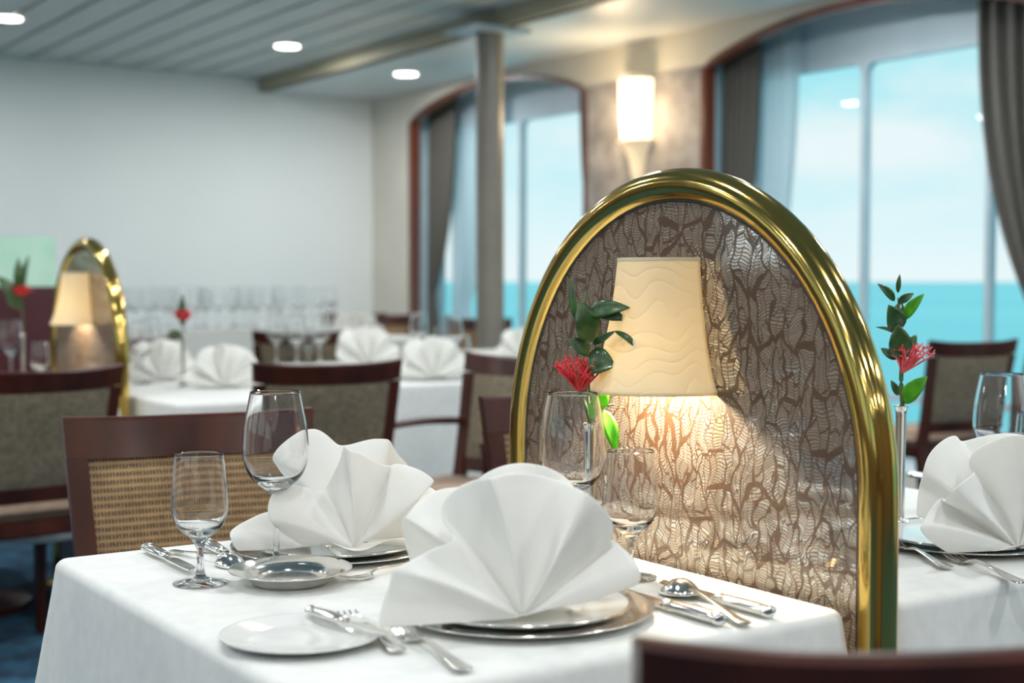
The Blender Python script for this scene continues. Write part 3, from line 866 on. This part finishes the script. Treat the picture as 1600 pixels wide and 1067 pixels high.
BIG = lambda: wine_glass_bm(.236, .036, .0445, .0335, .100, .158)
SML = lambda: wine_glass_bm(.165, .0345, .0360, .0305, .054, .102, .0045)
big = tw('wine_glass', BIG(), M['glass'], 'large empty wine glass standing before the far napkin of the near table', 'glass', (.798, 1.762, TZ1), smooth=True)
sml = tw('water_glass', SML(), M['glass'], 'small stemmed glass at the left corner of the near table', 'glass', (.672, 1.716, TZ1), smooth=True)
p = onz(895, 617, .985); big2 = cpy(big, (p.x, p.y, TZ1), 'large empty wine glass standing behind the front napkin, before the vase')
p = onz(985, 903, .75); sml2 = cpy(sml, (p.x, p.y, TZ1), 'small stemmed glass between the front napkin and the veined mirror glass')
p = onz(1566, 586, .985); cpy(big, (p.x, p.y, TZ1), 'wine glass standing above the napkin on the table right of the large arch')
cpy(sml, (p.x + .12, p.y + .02, TZ1), 'small stemmed glass seen through the wine glass at the right edge')

def setting_plates(x, y, where, z=.7512, cup=True):
    bm = bmesh.new(); lathe(bm, plate_prof(.152, .010, .6, .0025, .80), 64)
    a = tw('charger_plate', bm, M['silver'], 'silver charger plate under the ' + where, 'plate', (x, y, z), smooth=True)
    bm = bmesh.new(); lathe(bm, plate_prof(.126, .0085, .6, .003, .78), 64)
    b = tw('dinner_plate', bm, M['china'], 'white dinner plate carrying the ' + where, 'plate', (x, y, z + .0055), smooth=True)
    bm = bmesh.new(); lathe(bm, [(.1225, .0086), (.1242, .0096), (.1268, .0095), (.1268, .0078), (.1240, .0068)], 64, closed=True)
    link('silver_rim', bm, M['silver'], b, smooth=True)
    return a, b
setting_plates(.921, 1.352, 'front napkin of the near table')
setting_plates(.921, 1.822, 'far napkin of the near table')
setting_plates(1.715, 1.365, 'napkin on the table right of the large arch')

def napkin(name_label, loc, rz, layers, flaps=(), seed=0, thick=.0014, foot=None):
    """linen folded into a fan: every layer is a list of (angle deg, radius, forward m, curl) rim stations seen from its front (-Y);
       ridges come forward, valleys fall back; all pleats gather at the bottom middle"""
    bm = bmesh.new()
    for (st, oy, ox, oz) in layers:
        cur = smoothprof([tuple(s) for s in st], 10)
        K = len(cur); J = 22
        V = []
        for i, (ang, rad, fwd, curl) in enumerate(cur):
            row = []
            a = R(ang)
            for j in range(J + 1):
                s = .02 + .98 * j / J
                # the pleat opens fast near the gather, then runs straight
                f = fwd * (s ** .85)
                lean = .30 * s * rad * max(0, math.sin(a)) + curl * s ** 3
                aa = a + .05 * math.sin(3.1 * s + i * .2)
                row.append(bm.verts.new((ox + s * rad * math.cos(aa), oy - f + lean, oz + max(.0, s * rad * math.sin(aa)) + .0015)))
            V.append(row)
        for i in range(K - 1):
            for j in range(J): bm.faces.new((V[i][j], V[i + 1][j], V[i + 1][j + 1], V[i][j + 1]))
    for fn_, nu, nv in flaps: grid(bm, fn_, nu, nv)
    o = link('folded_napkin', bm, M['napkin'], smooth=True)
    solid(o, thick); sub(o, 1)
    o.location = loc; o.rotation_euler = (0, 0, rz)
    return tag(o, name_label, 'napkin')
# yaw so that the napkin front (-Y local) faces roughly down the table edge toward the seat / camera
def base_flap(cx, cy, rx, ry, h, waves, ph, zl=.001):
    def f(u, v):
        a = 2 * PI * u; r = .15 + .85 * v
        return (cx + rx * r * math.cos(a), cy + ry * r * math.sin(a), zl + h * r * r * (.5 + .5 * math.sin(waves * a + ph)))
    return f
NZ = .7512 + .0055 + .0095
# front napkin
front_layers = [
    ([(181, .155, .040, 0), (166, .150, .055, 0), (152, .150, .078, 0), (143, .128, .040, 0), (136, .110, -.005, .0), (130, .130, -.012, 0), (122, .150, .000, .01), (112, .158, .030, 0), (102, .160, .068, 0), (90, .157, .035, 0), (80, .151, .012, .01), (70, .152, .016, 0), (60, .155, .056, 0), (50, .146, .030, 0), (39, .130, -.005, .01), (31, .133, .000, .01), (24, .140, .022, .01), (17, .132, .020, .01)], 0, 0, 0),
    ([(164, .130, -.02, .02), (150, .160, .01, .02), (141, .162, .03, .02), (130, .158, .01, .02), (118, .140, .00, .02), (104, .148, .02, .02), (88, .156, .03, .02), (74, .150, .01, .02), (60, .140, .02, .02), (40, .125, .01, .02), (24, .12, .02, .02)], .055, 0.0, .002),
]
def napat(px, py, z, lab, rz, layers, flaps, seed):
    p = onz(px, py, z); return napkin(lab, (p.x, p.y, NZ), rz, layers, flaps, seed)
yawf = -.56
napat(815, 966, NZ, 'white linen napkin folded into a large fan in the centre foreground', yawf, front_layers,
       [(base_flap(-.01, .055, .085, .060, .012, 5, .4), 60, 8)], 1)
# far napkin on near table
far_layers = [
    ([(172, .075, .020, 0), (164, .105, .045, 0), (152, .122, .070, 0), (138, .134, .072, 0), (132, .112, .030, 0), (124, .092, -.004, .0), (116, .090, -.016, .0), (106, .112, .006, 0), (95, .141, .036, .0), (88, .136, .050, .0), (76, .120, .012, .0), (66, .118, -.010, .01), (58, .128, .006, .01), (48, .144, .036, .0), (41, .144, .044, .0), (35, .122, .024, .0), (31, .075, .012, 0)], .0, .0, 0),
    ([(158, .11, .00, .02), (146, .142, .01, .02), (135, .166, .03, .02), (126, .172, .03, .02), (116, .166, .01, .02), (104, .136, -.01, .02), (95, .130, .00, .02), (82, .143, .03, .02), (71, .145, .03, .02), (60, .128, .01, .02), (46, .118, .00, .02), (34, .127, .02, .02), (24, .132, .03, .02), (14, .125, .02, .02), (4, .10, .0, .02)], .050, .0, .002),
    ([(184, .085, .020, 0), (174, .096, .032, 0), (162, .100, .026, 0), (148, .080, .010, .01), (134, .060, .0, .01), (122, .04, .0, 0)], .010, -.070, 0),
]
napat(553, 858, NZ, 'white linen napkin folded into a fan behind the silver dish', -.56, far_layers,
       [(base_flap(.0, .045, .105, .065, .016, 6, 1.2), 60, 8)], 2)
right_layers = [
    ([(182, .10, .020, 0), (171, .150, .050, 0), (161, .150, .050, 0), (153, .132, .015, 0), (149, .122, .000, 0), (146, .126, .030, 0), (134, .134, .066, 0), (123, .119, .020, 0), (114, .115, -.016, .01), (106, .137, .000, .01), (97, .156, .040, 0), (88, .158, .062, 0), (74, .150, -.01, 0), (58, .152, .050, 0), (42, .140, -.005, .01), (24, .142, .045, 0), (8, .13, .02, 0)], 0, 0, 0),
    ([(165, .12, 0, .02), (150, .13, .0, .02), (137, .146, .03, .02), (125, .158, .03, .02), (114, .154, .01, .02), (104, .140, .00, .02), (80, .150, .03, .02), (60, .150, .01, .02), (30, .14, .02, .02)], .050, 0, .002),
]
napR = napat(1590, 859, NZ, 'white fan-folded napkin at the right edge, on the table right of the large arch', -.56, right_layers,
       [(base_flap(0, .045, .10, .065, .014, 5, 2.2), 60, 8)], 3)

# bread plate, silver dish
bm = bmesh.new(); lathe(bm, plate_prof(.0865, .010, .55, .0026, .70), 56)
bp = tw('bread_plate', bm, M['china'], 'small white bread plate at the front edge of the near table', 'plate', (.652, 1.376, TZ1), smooth=True)
bm = bmesh.new(); lathe(bm, smoothprof([(0, .004), (.045, .004), (.052, .007), (.060, .014), (.074, .0185), (.0785, .0195)], 4) + [(.0785, .018), (.062, .0125), (.052, .004), (.048, 0), (0, 0)], 56)
tw('silver_dish', bm, M['silver'], 'round polished silver dish in the middle of the near table', 'dish', (.769, 1.655, TZ1), smooth=True)
cpy(bp, (1.467, 1.40, TZ1), 'small white bread plate just right of the large brass arch post')
cpy(bp, (1.93, 1.86, TZ1), 'white bread plate at the far side of the table right of the arch')

# ---- cutlery: long axis +Y from handle end (0) to tip
def ribbon(bm, st, flatk=1.0):
    """st: (y, halfwidth, z centre, half thickness)"""
    rows = []
    for y, w, z, h in st:
        rows.append([bm.verts.new(q) for q in ((-w, y, z), (-w * .6, y, z + h), (w * .6, y, z + h), (w, y, z), (w * .6, y, z - h), (-w * .6, y, z - h))])
    for A, B in zip(rows, rows[1:]):
        for q in range(6): bm.faces.new((A[q], A[(q + 1) % 6], B[(q + 1) % 6], B[q]))
    bm.faces.new(rows[0]); bm.faces.new(rows[-1])
def aim(o, tail, tip, tz=0, hz=0):
    d = Vector((tip[0] - tail[0], tip[1] - tail[1], 0)); o.location = (tail[0], tail[1], TZ1 + hz)
    o.rotation_euler = (math.atan2(tz, d.length) if tz else 0, 0, math.atan2(d.y, d.x) - PI / 2); return o
def fork(label, L_=.19, grp=None):
    k = L_ / .19
    t = thing('fork', label, 'fork', group=grp)
    bm = bmesh.new(); ribbon(bm, smoothprof([(0, .005, .004, .001), (.006, .0095, .004, .0015), (.03, .008, .005, .0016), (.07, .0048, .008, .0016), (.11, .0030, .010, .0018), (.128, .0034, .007, .0016), (.134, .007, .0045, .0012)], 4))
    o1 = link('handle', bm, M['silver'], t, smooth=True)
    bm = bmesh.new(); ribbon(bm, [(.133, .007, .0046, .0011), (.139, .0110, .0034, .0010), (.146, .0118, .0030, .0009), (.149, .0116, .0030, .0008)])
    for q in range(4):
        x = -.0096 + q * .0064
        for (ya, za, yb, zb_, w0, w1) in ((.147, .0030, .165, .0036, .0021, .0018), (.165, .0036, .180, .0060, .0018, .0014), (.180, .0060, .190, .0092, .0014, .0006)):
            A = [bm.verts.new((x + sx * w0, ya, za + sz * .0008)) for sx, sz in ((-1, -1), (1, -1), (1, 1), (-1, 1))]
            B = [bm.verts.new((x + sx * w1, yb, zb_ + sz * .0007)) for sx, sz in ((-1, -1), (1, -1), (1, 1), (-1, 1))]
            for s_ in range(4): bm.faces.new((A[s_], A[(s_ + 1) % 4], B[(s_ + 1) % 4], B[s_]))
            bm.faces.new(A[::-1]); bm.faces.new(B)
    o2 = link('tines', bm, M['silver'], t)
    t.scale = (k * 1.18, k, k); return t
def knife(label, L_=.215, small=False):
    t = thing('table_knife', label, 'knife')
    k = L_ / .215
    hl = .098
    bm = bmesh.new()
    pr = smoothprof([(.0005, 0), (.0070, .002), (.0078, .008), (.0066, .012), (.0074, .018), (.0076, .05), (.0066, .080), (.0056, .090), (.0068, .094), (.0060, hl)], 3)
    rows = []
    for r, y in pr: rows.append([bm.verts.new((r * 1.12 * math.cos(2 * PI * i / 16), y, .0068 + r * .82 * math.sin(2 * PI * i / 16))) for i in range(16)])
    for A, B in zip(rows, rows[1:]):
        for i in range(16): bm.faces.new((A[i], A[(i + 1) % 16], B[(i + 1) % 16], B[i]))
    bm.faces.new(rows[0][::-1]); bm.faces.new(rows[-1]); link('handle', bm, M['silver'], t, smooth=True)
    bm = bmesh.new()
    st = [(hl - .001, -.0035, .0045), (hl + .01, -.0060, .0060), (hl + .02, -.0090, .0068), (hl + .075, -.0095, .0070), (hl + .100, -.0080, .0068), (hl + .112, -.0040, .0062), (hl + .117, .0030, .0050)]
    rows = []
    for y, xa, xb in st: rows.append([bm.verts.new(q) for q in ((xa, y, .0058), (xb, y, .0050), (xb, y, .0074), (xa, y, .0063))])
    for A, B in zip(rows, rows[1:]):
        for q in range(4): bm.faces.new((A[q], A[(q + 1) % 4], B[(q + 1) % 4], B[q]))
    bm.faces.new(rows[0]); bm.faces.new(rows[-1]); link('blade', bm, M['silver'], t)
    t.scale = (k * 1.3, k, k * 1.15); return t
def spoon(label, L_=.195):
    t = thing('spoon', label, 'spoon'); k = L_ / .195
    bm = bmesh.new(); ribbon(bm, smoothprof([(0, .005, .004, .001), (.006, .0095, .004, .0015), (.03, .008, .005, .0016), (.07, .0048, .009, .0016), (.11, .0030, .012, .0018), (.130, .0034, .0125, .0016), (.136, .0045, .012, .0012)], 4))
    link('handle', bm, M['silver'], t, smooth=True)
    bm = bmesh.new()
    def f(u, v):
        a = 2 * PI * u; r = v
        y = .165 + .031 * r * math.cos(a); w = .0235 * (1 + .12 * -math.cos(a) * 0)
        return (w * r * math.sin(a), y, .0195 - .0175 * r ** 2.2 - .003 * math.cos(a) * r)
    grid(bm, f, 28, 8); bmesh.ops.remove_doubles(bm, verts=bm.verts[:], dist=1e-6)
    o = link('bowl', bm, M['silver'], t, smooth=True); solid(o, .0011)
    t.scale = (k, k, k); return t
def Q(x, y, z=.757): p = onz(x, y, z); return (p.x, p.y)
def span(a, b): return math.hypot(a[0] - b[0], a[1] - b[1])
def lay(fn, label, tail, tip, lmin=None, **k):
    a, b = Q(*tail), Q(*tip); l = span(a, b)
    t = fn(label, l); return aim(t, a, b, **k)
def laydir(fn, label, tail, other, length, **k):
    """tail pixel, any pixel further along its axis, real length"""
    a, b = Q(*tail), Q(*other); l = span(a, b); b2 = (a[0] + (b[0] - a[0]) * length / l, a[1] + (b[1] - a[1]) * length / l)
    return aim(fn(label, length), a, b2, **k)
laydir(knife, 'table knife with its handle at the far left corner, behind the small stemmed glass', (229, 855), (306, 893), .19)
laydir(knife, 'table knife lying between the large wine glass and the cane chair', (322, 848), (398, 891), .19)
laydir(spoon, 'spoon lying between the two knives at the left of the near table', (268, 857), (346, 874), .165)
laydir(knife, 'table knife whose fluted handle lies right beside the front silver charger plate', (1130, 971), (960, 922), .215)
laydir(spoon, 'spoon with its bowl toward the small stemmed glass, between two knives', (1166, 972), (1004, 893), .205)
laydir(knife, 'table knife nearest to the veined mirror glass on the near table', (1206, 959), (1062, 918), .205)
laydir(fork, 'fork lying partly under the bread plate knife at the front of the near table', (622, 1014), (510, 936), .175)
laydir(fork, 'fork lying right beside the front silver charger plate, handle to the camera', (727, 1044), (582, 952), .185)
laydir(knife, 'small butter knife resting on the rim of the front bread plate', (483, 966), (604, 1004), .155, hz=.0105)
laydir(knife, 'dessert knife with its blade showing left of the front napkin', (700, 966), (574, 904), .17)
laydir(fork, 'dessert fork lying before the far napkin plate, right of the silver dish', (664, 873), (554, 900), .16)
laydir(knife, 'slim butter knife resting on the right rim of the silver dish', (498, 866), (550, 900), .105, hz=.0195)
laydir(fork, 'fork on the right-hand table with its tines beside the arch post', (1598, 908), (1412, 838), .19)
laydir(fork, 'second fork on the right-hand table, half hidden by the brass post', (1482, 884), (1404, 850), .18)
laydir(knife, 'knife lying at the far end of the table right of the arch', (1420, 741), (1480, 752), .20)

# ---- vases and flowers
def vase(label, loc, h=.192, seed=0, col='coral', src=None):
    t = thing('bud_vase', label, 'vase', loc)
    bm = bmesh.new()
    pr = [(0, 0), (.026, 0), (.027, .003), (.017, .007), (.0075, .014), (.0068, .022), (.0070, h * .5), (.0085, h - .012), (.0090, h - .004), (.0108, h - .002), (.0108, h), (.0095, h), (.0080, h - .004), (.0060, h * .5), (0, h * .45)]
    lathe(bm, pr, 28); autosmooth(link('vase_body', bm, M['silver'], t), 50)
    bm = bmesh.new()
    for i in range(10):
        a = 2 * PI * i / 10; bmesh.ops.create_icosphere(bm, subdivisions=1, radius=.004, matrix=Matrix.Translation((.012 * math.cos(a), .012 * math.sin(a), .012)))
    link('beaded_foot', bm, M['silver'], t, smooth=True)
    return t
def leaf_bm(bm, base, tip, width, nrm, bend=.15, fold=.25, fat=.42):
    base, tip = Vector(base), Vector(tip); d = tip - base; l = d.length; d.normalize()
    n = Vector(nrm); n = (n - d * n.dot(d)).normalized(); s = d.cross(n)
    k = 12; V = []
    for i in range(k + 1):
        t = i / k
        w = width * .5 * (math.sin(PI * t ** (math.log(.5) / math.log(fat))) ** .8 if 0 < t < 1 else .02)
        c = base + d * (l * t) + n * (bend * l * math.sin(PI * t))
        V.append([bm.verts.new(c + s * (w * q) + n * (fold * w * abs(q))) for q in (-1, -.5, 0, .5, 1)])
    for A, B in zip(V, V[1:]):
        for q in range(4): bm.faces.new((A[q], A[q + 1], B[q + 1], B[q]))
def sprig(root, label, d, leaves, stem_px, flower_px, col, extra_stem=()):
    """root: vase location; stems, leaves and blossom all stand in it. leaf = (base px, tip px, width px, depth offset base, tip, material, facing, bend)"""
    ppm = F / d
    cen = Vector((root[0], root[1], root[2]))
    t = thing('flower_sprig', label, 'flowers', tuple(cen))
    def P(px, dd): return ond(px[0], px[1], d + dd) - cen
    tocam = (CAM - cen); tocam.z = 0; tocam.normalize()
    bm = bmesh.new()
    for st in stem_px:
        pts = smoothprof([tuple(P(q[:2], q[2])) for q in st['p']], 5); sweep(bm, pts, st['r'], 7)
    link('stem', bm, M['stem'], t, smooth=True)
    for (b, tp, w, d0, d1, mt, side, bend) in leaves:
        bm = bmesh.new()
        nrm = tocam + RT * side + Vector((0, 0, .35))
        leaf_bm(bm, P(b, d0), P(tp, d1), w / ppm, nrm, bend)
        o = link('leaf', bm, M[mt], t, smooth=True); solid(o, .0005)
    rnd = random.Random(5)
    bm = bmesh.new()
    fb, fc, spread, n = flower_px
    base = P(fb, -.004)
    for i in range(n):
        a = rnd.uniform(-1, 1); tip_px = (fc[0] + a * spread[0] + rnd.uniform(-3, 3), fc[1] - (1 - a * a) * spread[1] * .6 + rnd.uniform(-.4, .6) * spread[1])
        tip = P(tip_px, rnd.uniform(-.025, .012)); mid = base.lerp(tip, .5) + Vector((rnd.uniform(-1, 1), rnd.uniform(-1, 1), rnd.uniform(-.5, 1))) * .003
        sweep(bm, [base, mid, tip], [.0022, .0016, .0011], 6)
        for k in range(4):
            q = base.lerp(tip, rnd.uniform(.55, .95)); e2 = q + Vector((rnd.uniform(-1, 1), rnd.uniform(-1, 1), rnd.uniform(-.2, 1.2))).normalized() * rnd.uniform(.006, .013)
            sweep(bm, [q, e2], [.0011, .0009], 5)
    link('blossom', bm, M[col], t, smooth=True)
    return t
p = onz(922, 661, .943); VL = (p.x, p.y, TZ1)
vase('slim silver bud vase behind the front wine glass, left of the veined mirror', VL)
dl = (Vector(VL) - CAM).dot(FW)
sprig((VL[0], VL[1], TZ1 + .16), 'dark green leaves and red spiky blossom in the slim vase before the mirror glass', dl,
      [((900, 500), (893, 432), 13, 0, .01, 'leafdark', -.6, .05),
       ((921, 536), (905, 470), 44, 0, -.01, 'leafdark', .3, .12),
       ((917, 490), (985, 481), 26, 0, -.02, 'leafdark', .1, .18),
       ((922, 480), (978, 500), 26, 0, -.01, 'leafdark', -.2, .10),
       ((926, 538), (962, 517), 12, 0, -.02, 'leafdark', .4, .15), ((960, 517), (1000, 549), 11, -.02, -.03, 'leafdark', .4, .15),
       ((922, 553), (886, 530), 26, 0, -.01, 'leafdark', .3, .1),
       ((916, 562), (961, 572), 44, -.002, -.02, 'leafdark', -.1, .1),
       ((930, 642), (948, 601), 26, 0, .0, 'leaf', .3, .1),
       ((944, 640), (962, 708), 24, 0, -.01, 'leaf', .2, .1),
       ((934, 622), (925, 655), 22, 0, .0, 'leaf', .2, .1)],
      [{'p': [(922, 700, 0), (921, 640, 0), (919, 560, 0), (914, 459, .004)], 'r': .0016}, {'p': [(921, 660, 0), (915, 632, -.002), (905, 612, -.004)], 'r': .0028}, {'p': [(922, 665, 0), (936, 636, 0), (946, 634, -.002), (960, 632, -.006)], 'r': .0013}],
      ((905, 612), (900, 574), (38, 22), 20), 'red')
VR = (1.722, 1.487, TZ1)
vase('slim silver bud vase standing right of the large brass arch', VR)
dr = (Vector(VR) - CAM).dot(FW)
sprig((VR[0], VR[1], TZ1 + .16), 'green leaves and coral blossom in the vase right of the large arch, against the sea', dr,
      [((1398, 470), (1371, 443), 14, 0, -.01, 'leafdark', .2, .1), ((1403, 458), (1406, 428), 8, 0, 0, 'leafdark', -.2, .05),
       ((1404, 473), (1428, 458), 13, 0, -.01, 'leafdark', .3, .15), ((1411, 500), (1444, 459), 19, 0, -.02, 'leaf', -.3, .08),
       ((1403, 518), (1388, 476), 34, -.01, -.03, 'leafdark', .2, .1), ((1402, 516), (1408, 470), 24, 0, .01, 'leafdark', -.4, .1),
       ((1408, 560), (1402, 506), 36, -.01, -.02, 'leafdark', .1, .1), ((1413, 560), (1432, 523), 24, .01, .02, 'leafdark', -.5, .1),
       ((1394, 519), (1368, 511), 6, 0, -.01, 'leafdark', .1, .2), ((1400, 562), (1376, 544), 14, .01, .02, 'leafdark', .1, .1),
       ((1404, 618), (1392, 594), 12, .02, .02, 'leafdark', .1, .1), ((1411, 630), (1449, 588), 28, 0, -.02, 'leaf', -.2, .1)],
      [{'p': [(1411, 680, 0), (1410, 634, 0), (1408, 600, 0), (1409, 575, 0)], 'r': .0036}, {'p': [(1409, 590, 0), (1406, 520, 0), (1403, 465, 0)], 'r': .0012}],
      ((1410, 582), (1425, 548), (34, 17), 22), 'coral')

def bg_flower(label_v, label_f, px, ytop, ybot, z0, d=None, leafs=()):
    p = onz(px, ybot, z0); t = cpyv = None
    vv = vase(label_v, (p.x, p.y, z0 + .0012), .19)
    d_ = (Vector((p.x, p.y, 0)) - Vector((0, 0, 0))).dot(FW)
    top = ond(px, ytop, d_).z
    s = thing('red_flower', label_f, 'flowers', (p.x, p.y, z0 + .16))
    bm = bmesh.new(); sweep(bm, [(0, 0, -.02), (.004, 0, .03), (0, .003, top - z0 - .19)], .0022, 6); link('stem', bm, M['stem'], s, smooth=True)
    h = top - z0 - .16
    bm = bmesh.new()
    for i in range(9):
        a = 2 * PI * i / 9; leaf_bm(bm, (0, 0, h - .055), (.05 * math.cos(a), .05 * math.sin(a), h - .035 + .015 * (i % 2)), .035, (0, 0, 1), .2)
    for i in range(6):
        a = 2 * PI * i / 6 + .3; leaf_bm(bm, (0, 0, h - .055), (.02 * math.cos(a), .02 * math.sin(a), h - .01), .03, (math.cos(a), math.sin(a), .2), .2)
    o = link('blossom', bm, M['red'], s, smooth=True); solid(o, .001)
    for (dx, dz, w) in leafs:
        bm = bmesh.new(); v = RT * dx; leaf_bm(bm, (0, 0, max(.01, h - .09 + dz * .3)), (v.x, v.y, h + dz), w, tuple(-FW + Vector((0, 0, .8))), .1); o = link('leaf', bm, M['leafdark'], s, smooth=True); solid(o, .0008)
bg_flower('slim vase on the table right of the distant arch', 'red flower standing above the napkins right of the distant arch', 287, 478, 603, .75, leafs=((-.0, .045, .03), (-.06, -.10, .04)))
bg_flower('slim vase on the table before the distant lamp', 'dark-leaved red flower at the far left before the green glass', 36, 440, 600, .75, leafs=((-.01, .09, .04), (-.09, .02, .05), (.03, .10, .03), (-.06, -.04, .05)))

# ================================================================== BACKGROUND TABLEWARE
def bgn(px, py, label, rz=-.5, z=.75, sc=1.0):
    p = onz(px, py, z); return cpy(napR, (p.x, p.y, z + .0045), label, rz, None, sc)
bgn(252, 596, 'fan-folded napkin beside the distant brass arch post', -.3, sc=1.02)
bgn(350, 607, 'fan-folded napkin at the front of the long table right of the distant arch', -.5, sc=.98)
bgn(575, 570, 'fan-folded napkin directly above the right end of the middle chair', -.2, sc=1.1)
bgn(676, 592, 'fan-folded napkin on the table between the middle chair and the armchair', -.5, sc=1.05)
bgn(560, 534, 'bright white napkin standing on the far table near the room corner', -.2, sc=1.25)
bgn(815, 556, 'small white napkin seen between the column and the large brass arch', -.5, sc=.9)
bms = bmesh.new(); lathe(bms, plate_prof(.152, .008, .6, .002, .80), 40)
pp = onz(676, 592, .75)
pl = tw('plate', bms, M['china'], 'plate under the napkin between the middle chair and the armchair', 'plate', (pp.x, pp.y, .7512), smooth=True)

def bgg(px, py, z, kind, label, grp=None):
    p = onz(px, py, z); return cpy(big if kind == 'b' else sml, (p.x, p.y, z + .0012), label, 0, grp)
bgg(18, 596, .75, 'b', 'wine glass on the table at the left edge of the photo')
bgg(64, 606, .75, 's', 'small stemmed glass just left of the distant mirror glass')
for i, (x, y, k) in enumerate([(222, 600, 'b'), (236, 585, 'b'), (452, 562, 's'), (432, 572, 'b'), (464, 575, 'b'), (482, 568, 's'), (500, 574, 'b'), (512, 560, 's'), (708, 575, 'b'), (690, 566, 's'), (722, 588, 's'), (655, 568, 'b')]):
    bgg(x, y, .75, k, ['wine glass right of the distant brass post', 'second wine glass right of the distant brass post, further back', 'small glass above the left end of the middle chair', 'wine glass above the left end of the middle chair',
        'wine glass above the centre of the middle chair', 'small glass above the centre of the middle chair', 'wine glass above the right half of the middle chair', 'small glass next to the napkin above the middle chair',
        'tall wine glass left of the column, over the armchair', 'small glass between the napkin and the column', 'small glass right in front of the column', 'wine glass before the tied curtain of the far window'][i])
g = 'wine glasses crowded on the tall glass station'
rnd = random.Random(4)
for i in range(26):
    x = 2.66 + (i % 9) * .165 + rnd.uniform(-.03, .03); y = 7.98 + (i // 9) * .18 + rnd.uniform(-.03, .03)
    cpy(big, (x, y, .8612), 'blurred wine glass in the %s row on the tall glass station, %s from the left' % (('front', 'middle', 'back')[i // 9], ('first', 'second', 'third', 'fourth', 'fifth', 'sixth', 'seventh', 'eighth', 'ninth')[i % 9]), 0, g)
